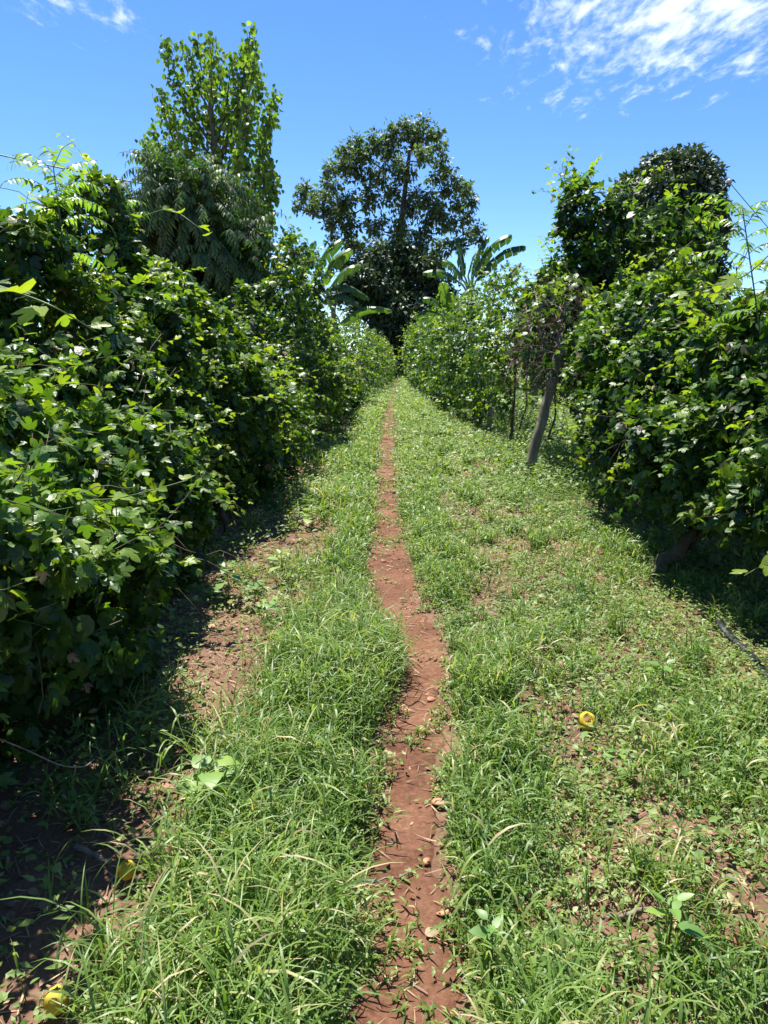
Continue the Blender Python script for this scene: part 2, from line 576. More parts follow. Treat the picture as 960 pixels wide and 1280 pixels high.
def blades(mb, B, az, el, Ln, wd, bend, tone, K=4):
    """curved tapering blades: B base (N,3)"""
    n = len(B)
    out = np.stack([np.cos(az), np.sin(az), np.zeros(n)], -1)
    side = np.stack([-np.sin(az), np.cos(az), np.zeros(n)], -1)
    P, e = B, el.copy()
    rows = []
    prof = np.array([.75, 1.0, .85, .5])[:K]
    tw = rng.normal(0, .35, n)
    for k in range(K):
        sd_ = side * np.cos(tw)[:, None] + A(0, 0, 1) * np.sin(tw)[:, None]
        rows += [P - sd_ * (wd * prof[k] / 2)[:, None], P + sd_ * (wd * prof[k] / 2)[:, None]]
        P = P + (out * np.cos(e)[:, None] + A(0, 0, 1) * np.sin(e)[:, None]) * (Ln / K)[:, None]
        e = e - bend
    rows.append(P)
    V = np.stack(rows, 1)
    q = [(2 * k, 2 * k + 1, 2 * k + 3, 2 * k + 2) for k in range(K - 1)]
    mb.batch(V, q, [(2 * K - 2, 2 * K - 1, 2 * K)], tone)


gmb = MB()
CLEAR = np.array([gp(*p) for p in [(733, 912), (160, 1104), (72, 1262), (160, 1125), (165, 1145), (168, 1170), (172, 1195), (176, 1220), (72, 1290), (66, 1330), (85, 1330), (75, 1375), (733, 930), (893, 706), (955, 930), (955, 842), (930, 815), (910, 797), (948, 792), (700, 832)]])


def clear(x, y):
    return (np.hypot(x[:, None] - CLEAR[None, :, 0], y[:, None] - CLEAR[None, :, 1]) > .075).all(1)




def tillers(x, y, h, tone, nb=4, lod=1.0):
    n = len(x)
    ok = clear(x, y)
    lod = np.broadcast_to(lod, (n,))[ok]
    h, tone = np.broadcast_to(h, (n,))[ok], np.broadcast_to(tone, (n,))[ok]
    x, y = x[ok], y[ok]
    n = len(x)
    b = np.stack([x, y, ground_z(x, y) - .01], -1)
    lean = rng.normal(0, .35, (n, 2))
    lod = np.broadcast_to(lod, (n,))
    h = h * rng.uniform(.65, 1.2, n)
    top = b + np.concatenate([lean * h[:, None] * .7, h[:, None] * .62], 1)
    a0 = rng.uniform(0, 6.28, n)
    for k in range(nb):
        f = .05 + .95 * (k + rng.uniform(-.3, .3, n)) / max(nb - 1, 1)
        f = np.clip(f, 0, 1)
        P = b + (top - b) * f[:, None]
        az = a0 + k * 2.6 + rng.normal(0, .5, n)
        el = rng.normal(.92, .3, n)
        Ln = h * rng.uniform(.32, .68, n)
        blades(gmb, P, az, el, Ln, rng.uniform(.0035, .0085, n) * lod, rng.uniform(.2, .55, n), np.clip(tone + rng.normal(0, .17, n) + .5 * (rng.uniform(size=n) < .05), 0, 1))
    mid = (b + top) / 2
    sw = (.0022 * lod)[:, None] * A(1, 0, 0)
    gmb.batch(np.stack([b - sw, b + sw, top + sw * .6, top - sw * .6], 1), [(0, 1, 2, 3)], None, np.clip(tone - .1, 0, 1))


# tall grass strips either side of the path
x, y = sample_ground(-2.0, 2.2, 2200, .9, 56, 3.6, 1.45)
pd = path_d(x, y)
gl, gr = grass_l(y), grass_r(y)
nz = .7 * noise2(x, y, 1.6, 41) + .6 * noise2(x, y, 4.2, 42)
nz2 = noise2(x, y, 6, 43)
edge = np.minimum(x - gl, gr - x) + .16 * nz + .1 * nz2
over = np.clip((noise2(x * .6, y, 2.3, 47) + .5 * noise2(x, y, 7, 48) - np.interp(y, [2, 4, 7, 20], [.2, .16, -.1, -.3])) / .15, 0, 1)
p = np.maximum(np.clip(pd / .1, 0, 1), .55 * over) * np.clip(edge / .12 + .5, 0, 1)
p *= np.clip(.82 + .6 * nz2 + .3 * nz, .12, 1)
# thinner sward between 6 and 10 m where the track is worn
p *= np.where(x > path_r(y), np.clip(1.15 - .14 * (y - 4.5), .55, 1), 1)
keep = rng.uniform(size=len(x)) < p
x, y, nz, pd = x[keep], y[keep], nz[keep], pd[keep]
h = np.where(x < path_l(y), .205, .16) * (1 + .5 * nz) * np.clip(.38 + pd / .3, .3, 1)
h *= np.interp(y, [1, 4, 7, 12, 30], [1.45, 1.45, 1.1, .85, .95])
tillers(x, y, h, np.clip(.52 + .22 * nz + rng.normal(0, .12, len(x)), 0, 1), 6, np.clip(y / 4.2, 1, 6))
# the dark clump leaning over the path
c = gp(430, 838)
for (px, py, n, rr, hh) in [(425, 815, 420, .17, .27), (455, 822, 240, .12, .24), (395, 845, 200, .14, .22), (410, 718, 260, .22, .2), (500, 640, 200, .25, .18), (412, 630, 260, .3, .22), (420, 575, 200, .35, .26), (330, 1180, 260, .18, .24), (200, 1240, 120, .15, .28), (600, 1010, 150, .14, .2), (590, 1090, 160, .16, .22), (600, 860, 160, .14, .2),
                           (890, 900, 260, .22, .17), (830, 960, 200, .2, .15), (920, 960, 160, .16, .16), (800, 690, 200, .22, .2), (760, 700, 160, .25, .16), (880, 740, 60, .12, .2), (900, 1245, 60, .08, .16), (850, 1230, 70, .08, .15), (180, 910, 60, .14, .26), (130, 1000, 40, .12, .24), (420, 1240, 120, .12, .2), (880, 1200, 50, .07, .15)]:
    c = gp(px, py)
    x = c[0] + rng.normal(0, rr, n); y = c[1] + rng.normal(0, rr * 1.2, n)
    m = path_d(x, y) > .03
    tillers(x[m], y[m], np.full(m.sum(), hh), rng.normal(.42, .12, m.sum()), 4, max(1, c[1] / 4.5))
# scattered tufts in the weeds and on the bare left verge
cx_, cy_ = sample_ground(-1.9, 3.4, 34, 1.0, 40, 5, 1.2)
out_ = (path_d(cx_, cy_) > .05) & ((cx_ > grass_r(cy_) - .1) | ((cx_ < grass_l(cy_) + .1) & (noise2(cx_, cy_, 2, 3) > .15)))
cx_, cy_ = cx_[out_], cy_[out_]
k = (3 + 22 * rng.uniform(size=len(cx_)) ** 3).astype(int)
x = np.repeat(cx_, k) + rng.normal(0, .04, k.sum()); y = np.repeat(cy_, k) + rng.normal(0, .04, k.sum())
tillers(x, y, np.repeat(.045 + .006 * k + rng.uniform(0, .06, len(k)), k), np.repeat(rng.normal(.52, .17, len(k)), k) + rng.normal(0, .08, len(x)), 4, np.clip(y / 4.2, 1, 5))
# seed stalks standing above the sward
x, y = sample_ground(-1.1, 1.2, 26, 1.2, 14, 4, 1.2)
m = (path_d(x, y) > .12) & (x > grass_l(y)) & (x < grass_r(y) + .15)
x, y = x[m], y[m]
b = np.stack([x, y, ground_z(x, y)], -1)
P = shoots(b, np.concatenate([rng.normal(0, .18, (len(x), 2)), np.ones((len(x), 1))], 1), rng.uniform(.2, .34, len(x)), 5, .04, .05)
tubes(gmb, P, np.linspace(.0014, .0007, 5), 3, rng.uniform(.2, .7, len(x)))
hd = P[:, -1]
for k in range(5):
    blades(gmb, hd - A(0, 0, .012 * k), rng.uniform(0, 6.28, len(x)), rng.normal(1.1, .2, len(x)), np.full(len(x), .03), np.full(len(x), .003), np.full(len(x), .1), np.full(len(x), .25))
tag(gmb.build('grass', GRASS), 'tall soft green grass growing on both sides of the red path', 'grass', kind='stuff')

# low broadleaf weeds
wmb = MB()


def weedlets(x, y, size, hmax, tone):
    n = len(x)
    z = ground_z(x, y)
    k = 5
    for j in range(k):
        hh = rng.uniform(.004, 1, n) ** 1.2 * hmax
        P = np.stack([x + rng.normal(0, .022, n) * (size / .022), y + rng.normal(0, .022, n) * (size / .022), z + hh], -1)
        a = rng.uniform(0, 6.28, n)
        T = np.stack([np.cos(a), np.sin(a), rng.normal(.1, .35, n)], -1)
        Nn = A(0, 0, 1) + .45 * rng.normal(size=(n, 3))
        leaves(wmb, SML, P, T, Nn, size * rng.uniform(.6, 1.4, n), np.clip(tone + rng.normal(0, .16, n), 0, 1))


SML = [diamond(.27, .2, .2), diamond(.18, .3, .3), diamond(.22, .1, .5), ovate(.3, .15, .2)]
x, y = sample_ground(-2.4, 4.0, 1500, .9, 58, 4.2, 1.35)
pd = path_d(x, y)
nz = noise2(x, y, 1.7, 51) + .6 * noise2(x, y, 5.5, 52)
right = x > path_r(y)
pr = np.where(right, np.clip(.56 + .8 * nz, .05, 1), np.where(x < grass_l(y), np.clip(.12 + .75 * nz, .02, .8), .25))
pr = np.where(right & (x < grass_r(y) - .1), .5, pr)
pr = pr * np.clip(pd / .1, 0, 1) + .035 * (pd < .02)
pr *= np.where((x < -1.35) & (y < 20), .35, 1)
keep = rng.uniform(size=len(x)) < pr
x, y, nz = x[keep], y[keep], nz[keep]
lod = np.clip(y / 5, 1, 6)
mk = rng.uniform(size=len(x)) < .28
sx_, sy_, sl_ = x[mk], y[mk], lod[mk]
ns = len(sx_)
P0 = np.stack([sx_, sy_, ground_z(sx_, sy_) + .012], -1)
aa = rng.uniform(0, 6.28, ns)
SP = shoots(P0, np.stack([np.cos(aa), np.sin(aa), rng.uniform(.0, .5, ns)], -1), rng.uniform(.08, .2, ns) * sl_ ** .6, 6, .06, .16)
SP[..., 2] = np.maximum(SP[..., 2], ground_z(SP[..., 0], SP[..., 1]) + .008)
tubes(wmb, SP, (.0011 * sl_)[:, None] * np.ones(6), 3, .75)
ST_ = norm(np.gradient(SP, axis=1))
stn = np.clip(.55 + .25 * noise2(sx_, sy_, .9, 55) + .12 * rng.normal(size=ns), 0, 1)
for k_ in range(6):
    for sg_ in (1, -1):
        sd_ = norm(np.cross(ST_[:, k_], A(0, 0, 1)) + .2 * rng.normal(size=(ns, 3))) * sg_
        leaves(wmb, SML, SP[:, k_], sd_ + .5 * ST_[:, k_] + A(0, 0, .25), A(0, 0, 1) + .35 * rng.normal(size=(ns, 3)), .026 * sl_ * (1.15 - .1 * k_) * rng.uniform(.6, 1.25, ns), np.clip(stn + .1 * rng.normal(size=ns), 0, 1))
x, y, lod, nz = x[~mk], y[~mk], lod[~mk], nz[~mk]
weedlets(x, y, .0175 * lod, .062 * np.clip(lod, 1, 2.0) * (1 + .85 * np.clip(nz, -1, 1)), np.clip(.55 + .2 * noise2(x, y, .9, 55), 0, 1))
x, y = sample_ground(-1.4, 1.7, 120, 1.0, 30, 4, 1.2)
m = (path_d(x, y) > .04) & (noise2(x, y, 1.4, 59) > -.05)
x, y = x[m], y[m]
weedlets(x, y, .03 * np.clip(y / 5, 1, 4), .13, .6 + .2 * noise2(x, y, .9, 60))
# young weeds sprouting on the bare strip below the left row
x, y = sample_ground(-1.9, -.4, 130, 1.2, 20, 4, 1.0)
m = (x < grass_l(y) + .05) & (noise2(x, y, 1.8, 71) > .1)
x, y = x[m], y[m]
weedlets(x, y, .036 * np.clip(y / 5, 1, 3), .15, .6 + .2 * noise2(x, y, .9, 60))
x, y = sample_ground(.4, 2.4, 60, 1.2, 20, 4, 1.0)
m = (x > grass_r(y)) & (noise2(x, y, 1.8, 72) > .0)
x, y = x[m], y[m]
weedlets(x, y, .034 * np.clip(y / 5, 1, 3), .12, .6 + .2 * noise2(x, y, .9, 60))
# rank weeds on the sunny ground behind the right-hand row and beyond the left one
x = np.concatenate([rng.uniform(2.3, 9, 9000), rng.uniform(-9, -2.4, 5000)])
y = np.concatenate([rng.uniform(5, 26, 9000), rng.uniform(1, 26, 5000)])
weedlets(x, y, .075, .35, .5 + .2 * noise2(x, y, .7, 57))
x, y = rng.uniform(1.5, 2.9, 1800), rng.uniform(7.8, 13, 1800)
weedlets(x, y, .05, .28, .5 + .2 * noise2(x, y, .7, 58))
x = np.concatenate([rng.uniform(3, 26, 9000), rng.uniform(-26, -3.5, 6000)])
y = np.concatenate([rng.uniform(18, 75, 9000), rng.uniform(18, 75, 6000)])
weedlets(x, y, .26, .6, .5 + .2 * noise2(x, y, .4, 57))
x, y = rng.uniform(-2.2, 2.4, 1500), rng.uniform(48, 60, 1500)
weedlets(x, y, .12, .25, .55)
tag(wmb.build('ground_weeds', WEED, smooth=False), 'low creeping broadleaf weeds covering the reddish soil verge', 'weeds', kind='stuff')

# dry straw, leaf crumbs and twigs lying on the soil
lmb = MB()
x, y = sample_ground(-2.0, 3.2, 700, .9, 30, 4, 1.3)
nz = noise2(x, y, 2.5, 61)
inside = (x > grass_l(y)) & (x < grass_r(y)) & (path_d(x, y) > 0)
keep = rng.uniform(size=len(x)) < np.where(path_d(x, y) < 0, .25, np.where(inside, .25, np.clip(.75 + .5 * nz, .2, 1)))
x, y = x[keep], y[keep]
n = len(x)
b = np.stack([x, y, ground_z(x, y) + np.where(path_d(x, y) < .02, .016, .008)], -1)
blades(lmb, b, rng.uniform(0, 6.28, n), rng.normal(.03, .12, n), rng.uniform(.025, .11, n), rng.uniform(.002, .006, n) * np.clip(y / 5, 1, 3), rng.normal(.02, .12, n), rng.uniform(.2, 1, n))
m = rng.uniform(size=n) < np.where(path_d(x, y) < .03, .1, .32)
a = rng.uniform(0, 6.28, m.sum())
leaves(lmb, OVATE, b[m] + A(.03, .02, .006), np.stack([np.cos(a), np.sin(a), rng.normal(0, .15, m.sum())], -1), A(0, 0, 1) + .3 * rng.normal(size=(m.sum(), 3)), rng.uniform(.012, .042, m.sum()), rng.uniform(0, .75, m.sum()))
tag(lmb.build('leaf_litter', STRAW, smooth=False), 'dry straw and brown leaf crumbs strewn over the bare soil', 'leaf litter', kind='stuff')

# clods on the bare left verge
cmb = MB()
x, y = sample_ground(-1.9, 3.0, 70, .9, 12, 4, 1.0)
m = ((x < grass_l(y) + .05) | (x > grass_r(y))) & (noise2(x, y, 2, 66) > -.1)
x, y = x[m], y[m]
ico = np.array([(0, 0, 1), (.9, 0, .3), (.28, .85, .35), (-.73, .53, .3), (-.73, -.53, .3), (.28, -.85, .3), (.73, .53, -.5), (-.28, .85, -.5), (-.9, 0, -.5), (-.28, -.85, -.5), (.73, -.53, -.5)])
tri = [(0, 1, 2), (0, 2, 3), (0, 3, 4), (0, 4, 5), (0, 5, 1), (1, 6, 2), (2, 7, 3), (3, 8, 4), (4, 9, 5), (5, 10, 1), (6, 7, 2), (7, 8, 3), (8, 9, 4), (9, 10, 5), (10, 6, 1)]
n = len(x)
sz = rng.uniform(.004, .018, n) * rng.uniform(.6, 1.3, n)
V = ico[None] * (1 + .3 * rng.normal(size=(n, 11, 1))) * sz[:, None, None] * A(1.2, 1, .7)
cmb.batch(V + np.stack([x, y, ground_z(x, y) + .003], -1)[:, None], None, tri, np.full(n, .5))
tag(cmb.build('soil_clods', SOIL, smooth=False), 'small crumbly red soil clods on the bare verge', 'soil clods', kind='stuff')


# ------------------------------------------------------------------ vine rows
def field_leaves(mb, field, lo, hi, ncand, size, temps, thick=.3, inner=.12, toneb=.4, upb=.7, smin=None, ymode=None, tone_top=.25, keepf=None, tonesd=.18, hole=1.75):
    """leaves through the outer shell of a volume; size scalar or function of y"""
    lo, hi = np.asarray(lo, float), np.asarray(hi, float)
    if ymode:        # more candidates close to the camera
        c = np.linspace(lo[1], hi[1], 3000)
        d = np.minimum(1, (ymode / np.maximum(c, .5)) ** 1.5)
        cs = np.cumsum(d)
        y = np.interp(rng.uniform(cs[0], cs[-1], ncand), cs, c)
    else:
        y = rng.uniform(lo[1], hi[1], ncand)
    P = np.stack([rng.uniform(lo[0], hi[0], ncand), y, rng.uniform(lo[2], hi[2], ncand)], -1)
    d = field(P)
    pr = np.where(d < 0, 0, np.where(d < thick, np.exp(-d / (thick * .55)), inner))
    # clumps and holes
    cl = noise3(P, 2.6, 77) + .55 * noise3(P, 6.5, 78)
    pr = pr * np.clip(.75 + hole * cl, .04, 1.2)
    if keepf is not None:
        pr = pr * keepf(P)
    k = rng.uniform(size=ncand) < pr
    P, d = P[k], d[k]
    e = .06
    g = np.stack([field(P + A(e, 0, 0)) - field(P - A(e, 0, 0)), field(P + A(0, e, 0)) - field(P - A(0, e, 0)), field(P + A(0, 0, e)) - field(P - A(0, 0, e))], -1)
    n = -norm(g)
    m = len(P)
    Nn = norm(.55 * n + A(0, 0, upb) + .5 * rng.normal(size=(m, 3)))
    T = norm(n * .5 + A(0, 0, -.35) + .75 * rng.normal(size=(m, 3)))
    s = (size(P[:, 1]) if callable(size) else np.full(m, size)) * rng.uniform(.4, 1.45, m)
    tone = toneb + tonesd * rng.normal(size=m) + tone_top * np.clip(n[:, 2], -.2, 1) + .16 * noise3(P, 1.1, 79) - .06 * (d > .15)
    leaves(mb, temps, P, T, Nn, s, np.clip(tone, 0, 1))
    return P, n, d


def leafy_shoots(lmb_, smb, S, D, Ln, K=7, grav=.16, temps=LOBED, size=.09, tone=.7, rad=.0025, wob=.2, sides=3):
    if len(S) == 0:
        return
    P = shoots(S, D, Ln, K, grav, wob)
    N_ = len(P)
    tubes(smb, P, np.linspace(1, .5, K)[None] * np.broadcast_to(np.asarray(rad, float), (N_,))[:, None], sides, .5)
    T = norm(np.gradient(P, axis=1))
    size = np.broadcast_to(np.asarray(size, float), (N_,))
    tone = np.broadcast_to(np.asarray(tone, float), (N_,))
    for k in range(1, K):
        for rep in range(2):
            sgn = 1 if (k + rep) % 2 else -1
            sd_ = norm(np.cross(T[:, k], A(0, 0, 1)) + .3 * rng.normal(size=(N_, 3))) * sgn
            tip = norm(sd_ * .9 + T[:, k] * .55 + A(0, 0, -.15) + .3 * rng.normal(size=(N_, 3)))
            b = P[:, k] - T[:, k] * (rep * .5 * (Ln / K))[:, None] if not np.isscalar(Ln) else P[:, k] - T[:, k] * (rep * .5 * Ln / K)
            b = b + tip * (size * .18)[:, None]
            s = size * (1.1 - .55 * k / (K - 1)) * rng.uniform(.7, 1.2, N_)
            Nn = A(0, 0, 1) + .4 * rng.normal(size=(N_, 3)) + sd_ * .2
            leaves(lmb_, temps, b, tip, Nn, s, np.clip(tone + .25 * (k / (K - 1) - .5) + .1 * rng.normal(size=N_), 0, 1))


# --- left row
LF = np.array([[-1, -1.5], [1, -1.48], [2.2, -1.36], [3.2, -1.34], [4.5, -1.48], [6, -1.6], [9, -1.5], [12, -1.38], [16, -1.3], [21, -1.3], [22.3, -1.5], [23, -1.7], [24.5, -1.35], [30, -.95], [38, -.6], [46, -.42], [56, -.2]])
LH = np.array([[-1, 1.75], [2, 1.75], [3.0, 1.82], [3.8, 1.95], [4.8, 2.15], [5.7, 2.58], [6.6, 2.68], [7.2, 2.5], [8.0, 1.95], [9.6, 1.9], [10.6, 2.15], [11.6, 2.4], [13, 2.6], [14.5, 2.7], [16, 2.75], [20, 2.75], [22.3, 2.5], [23.2, 2.4], [25, 2.7], [30, 2.95], [40, 2.9], [56, 2.7]])
PZ = np.array([[0, .02], [.1, .02], [.25, .02], [.4, .1], [.5, .1], [.65, -.12], [.8, -.45], [1, -.95]])


def left_field(P):
    x, y, z = P[..., 0], P[..., 1], P[..., 2]
    h = np.interp(y, LH[:, 0], LH[:, 1])
    hb = h
    h = h + np.interp(y, [11, 12.2, 13.8, 15.5], [0, 1.25, 1.25, 0]) * np.exp(-((x + 1.72) / .42) ** 2)
    zr = np.clip(z / h, 0, np.where(h > hb + .25, .72, 1))
    f = np.interp(y, LF[:, 0], LF[:, 1]) + np.interp(zr, PZ[:, 0], PZ[:, 1])
    back = np.interp(y, LF[:, 0], LF[:, 1]) - 1.35 + np.interp(zr, [0, .5, 1], [.2, 0, .35])
    d = np.minimum(np.minimum(f - x, x - back), h - z)
    return d + .36 * noise3(P, 1.25, 101) + .2 * noise3(P, 3.4, 102) + .05 * noise3(P, 9, 103)


def clip_y(fn, a, b, soft=.0):
    def f(P):
        return np.minimum(fn(P), np.minimum(P[..., 1] - a, b - P[..., 1]) + .2 * noise3(P, 2, 104))
    return f


def near_size(y):
    return np.interp(y, [0, 2, 3, 8, 20, 55], [.046, .052, .062, .074, .11, .2])


def vine(name, base, label, field, lo, hi, ncand, temps, nshoots, group, ymode, keepf=None, shoot_len=(.25, .6), toneb=.47, ssize=.078, inner=.12, stems=(), thick=.3, young=None):
    o = empty(name, (base[0], base[1], 0), label, 'vine', group)
    base = A(base[0], base[1], 0)
    fm = MB()
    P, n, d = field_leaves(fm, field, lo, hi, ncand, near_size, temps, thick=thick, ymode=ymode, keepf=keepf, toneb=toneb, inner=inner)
    foliage = fm.build('foliage', VINE, o, origin=base)
    ok = np.where((d < .1) & (P[:, 2] > .35))[0]
    sm, st = MB(), MB()
    if len(ok) and nshoots:
        i = rng.choice(ok, min(nshoots, len(ok)), replace=False)
        D = n[i] * .8 + A(0, 0, .75) * rng.uniform(-.2, 1.3, len(i))[:, None] + .5 * rng.normal(size=(len(i), 3))
        Ln = rng.uniform(*shoot_len, len(i))
        sc = np.interp(P[i, 1], [0, 8, 20, 55], [1, 1, 1.25, 2])
        leafy_shoots(sm, st, P[i] - n[i] * .08, D, Ln * sc, 6, .22, temps, ssize * sc, rng.uniform(.2, .95, len(i)), .0025 * sc)
        sm.build('shoot_foliage', SHOOT, o, origin=base)
    wm = MB()
    i = rng.choice(len(P), min(int(len(P) * .012), 500), replace=False)
    leaves(wm, LOBED[1:3], P[i] + n[i] * .04, rdir(len(i)) * .6 + A(0, 0, -.8), n[i] + .6 * rdir(len(i)), near_size(P[i, 1]) * rng.uniform(.5, 1, len(i)), rng.uniform(.2, .9, len(i)))
    wm.build('withered_leaves', STRAW, o, origin=base)
    # bare runners threading through the leaves
    i = rng.choice(len(P), min(260, len(P)), replace=False)
    Q = shoots(P[i] - n[i] * .03, rdir(len(i)) + A(0, 0, -.3), rng.uniform(.3, .8, len(i)), 7, .12, .25)
    tubes(st, Q, .0028, 3, .5)
    st.build('trailing_vines', TWIG, o, origin=base)
    for pts, r0, r1 in stems:
        c = curve(pts, 16) + .012 * rng.normal(size=(16, 3))
        s = MB(); tubes(s, c, np.linspace(r0, r1, 16) * (1 + .12 * rng.normal(size=16)), 8)
        s.build('stem', TWIG, o, origin=base)
    return o, P, n, d


def gz3(px, py, z=0.0):
    g = gp(px, py)
    return A(g[0], g[1], z)


LG = 'vines on the left trellis row'
s1 = gz3(285, 668)
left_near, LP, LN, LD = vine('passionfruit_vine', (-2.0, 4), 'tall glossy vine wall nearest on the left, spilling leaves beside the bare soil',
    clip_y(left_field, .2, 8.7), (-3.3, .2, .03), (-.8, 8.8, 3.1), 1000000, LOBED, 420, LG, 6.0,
    keepf=lambda P: np.clip(.6 + P[:, 2] / .7, .6, 1),
    stems=[([s1 + A(0, 0, -.05), s1 + A(-.05, .02, .25), s1 + A(-.16, .05, .6), s1 + A(-.2, .1, 1.4)], .035, .02),
           ([A(-1.95, 2.6, -.05), A(-1.9, 2.65, .5), A(-2.1, 2.6, 1.0), A(-2.2, 2.7, 1.4)], .03, .02),
           ([A(-1.9, 4.2, -.05), A(-1.85, 4.1, .5), A(-2.1, 4.2, 1.0), A(-2.2, 4.3, 1.45)], .03, .02)])
vine('passionfruit_vine', (-2.0, 15), 'middle vine on the left with a tall bright hump, before the banana leaves',
    clip_y(left_field, 8.5, 22.6), (-3.2, 8.4, .03), (-.7, 22.8, 4.3), 380000, LOBED[:2] + LOWLOBE, 420, LG, 10, shoot_len=(.3, .6), toneb=.44,
    stems=[([A(-2.0, 10, -.05), A(-1.95, 10, 1), A(-2, 10, 2)], .04, .03)])
vine('passionfruit_vine', (-1.6, 34), 'farthest low vine on the left, narrowing the path end',
    clip_y(left_field, 22.6, 56), (-3.2, 22.5, .03), (.4, 56, 3.3), 110000, LOWLOBE, 260, LG, 24, shoot_len=(.2, .45), toneb=.5)

# --- right row
RF = np.array([[1, 2.5], [2.5, 2.35], [4, 2.2], [5, 2.1], [6, 2.05], [8, 2.05], [9, 2.1], [11.2, 2.0], [12, 1.9], [14, 1.75], [18, 1.4], [24, 1.08], [31, .86], [40, .74], [56, .62]])
RH = np.array([[1, 2.1], [3, 2.1], [4, 2.08], [5.2, 2.12], [6, 2.18], [7, 2.3], [8.6, 2.35], [9, 2.3], [11, 2.4], [12.5, 2.55], [14, 2.85], [15.5, 3.25], [17, 3.3], [18.5, 3.0], [22, 2.85], [30, 3.3], [40, 3.3], [56, 3.2]])
PZR = np.array([[0, -.1], [.15, .0], [.3, .1], [.5, .2], [.7, .12], [.85, -.1], [1, -.5]])


def right_field(P):
    x, y, z = P[..., 0], P[..., 1], P[..., 2]
    h = np.interp(y, RH[:, 0], RH[:, 1])
    zr = np.clip(z / h, 0, 1)
    f = np.interp(y, RF[:, 0], RF[:, 1]) - np.interp(zr, PZR[:, 0], PZR[:, 1])
    back = np.interp(y, RF[:, 0], RF[:, 1]) + np.interp(y, [7, 9], [.85, 1.1]) - np.interp(zr, [0, .5, 1], [.25, 0, .3])
    d = np.minimum(np.minimum(x - f, back - x), h - z)
    return d + .32 * noise3(P, 1.25, 201) + .2 * noise3(P, 3.4, 202) + .05 * noise3(P, 9, 203)


RG = 'vines on the right trellis row'
t0 = gz3(826, 722)
right_near, RP, RN, RD = vine('passionfruit_vine', (2.4, 5), 'large dense vine at right with thick crooked stem, beside the black hose',
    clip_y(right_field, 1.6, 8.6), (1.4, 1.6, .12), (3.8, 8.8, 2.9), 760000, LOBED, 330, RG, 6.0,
    keepf=lambda P: np.clip((P[:, 2] - np.interp(P[:, 1], [3, 5, 7, 8], [.35, .3, .42, .8]) - .3 * noise3(P, 1.6, 5)) / .4, .015, 1), toneb=.46,
    stems=[([t0 + A(-.05, 0, -.06), t0 + A(.05, .04, .12), t0 + A(.22, .08, .3), t0 + A(.3, .12, .55), t0 + A(.5, .1, 1.0), t0 + A(.55, .1, 1.5)], .06, .03),
           ([t0 + A(.1, .1, -.06), t0 + A(.22, .12, .2), t0 + A(.4, .1, .45), t0 + A(.42, -.1, .9), t0 + A(.5, -.2, 1.6)], .035, .02),
           ([A(2.55, 7.2, -.05), A(2.5, 7.2, .6), A(2.6, 7.1, 1.6)], .025, .02),
           ([gz3(745, 640), gz3(745, 640) + A(.1, .05, .25), gz3(745, 640) + A(.3, .1, .5), gz3(745, 640) + A(.35, .2, 1.4)], .022, .016)])
b1, b2 = gz3(682, 566), gz3(648, 546)
vine('passionfruit_vine', (2.1, 20), 'far right vine with a bright crest under banana leaves, beyond the leaning post',
    clip_y(right_field, 11.6, 56), (.2, 11.5, .05), (3.3, 56, 3.8), 340000, LOBED[:1] + LOWLOBE, 520, RG, 13, keepf=lambda P: np.where((P[:, 1] < 16) & (P[:, 0] > 1.9), np.clip((P[:, 2] - 1.1 - .3 * noise3(P, 1.6, 6)) / .3, .01, 1), 1), shoot_len=(.3, .55), toneb=.46,
    stems=[([A(1.95, 12.4, -.05), A(2.0, 12.4, .7), A(2.0, 12.5, 1.9)], .03, .02)])

# brown dying vine over the gap, between the leaning post and the far mass
o = empty('dry_vine', (2.1, 10.2, 0), 'tangle of dry brown vine stems hanging above the leaning post', 'vine', RG)
org = A(2.1, 10.2, 0)


def tangle_field(P):
    q = (P - A(2.15, 10.2, 1.85)) / A(.5, 1.75, .78)
    return (1 - np.linalg.norm(q, axis=-1)) * .5 + .18 * noise3(P, 2.5, 301)


st = MB()
c = rng.uniform([1.5, 8.4, 1.0], [2.8, 12, 2.7], (9000, 3))
c = c[tangle_field(c) > 0][:900]
tubes(st, shoots(c, rdir(len(c)) * A(.6, 1, .6) + A(0, 0, -.5), rng.uniform(.25, .7, len(c)), 7, .1, .33), .0038, 3, .5)
st.build('dry_stems', DRYV, o, origin=org)
fm = MB()
field_leaves(fm, tangle_field, (1.5, 8.3, .9), (2.8, 12.2, 2.8), 40000, .085, LOBED, thick=.3, toneb=.48, keepf=lambda P: np.clip(.45 + .8 * (P[:, 2] - 1.95) + .25 * (P[:, 1] - 10.2), .1, 1))
fm.build('foliage', VINE, o, origin=org)
dm = MB()
i = rng.choice(len(c), 500)
leaves(dm, LOBED[1:3], c[i], rdir(500) * .6 + A(0, 0, -1), rdir(500), rng.uniform(.04, .09, 500), rng.uniform(0, .6, 500))
dm.build('withered_leaves', STRAW, o, origin=org)
for b in (b1, b2):
    s = MB(); tubes(s, curve([b + A(-.02, 0, -.05), b + A(.05, .03, .3), b + A(.14, .05, .6), b + A(.12, .08, 1.0), b + A(.2, .1, 1.6)], 14), np.linspace(.02, .013, 14), 6)
    s.build('stem', TWIG, o, origin=org)

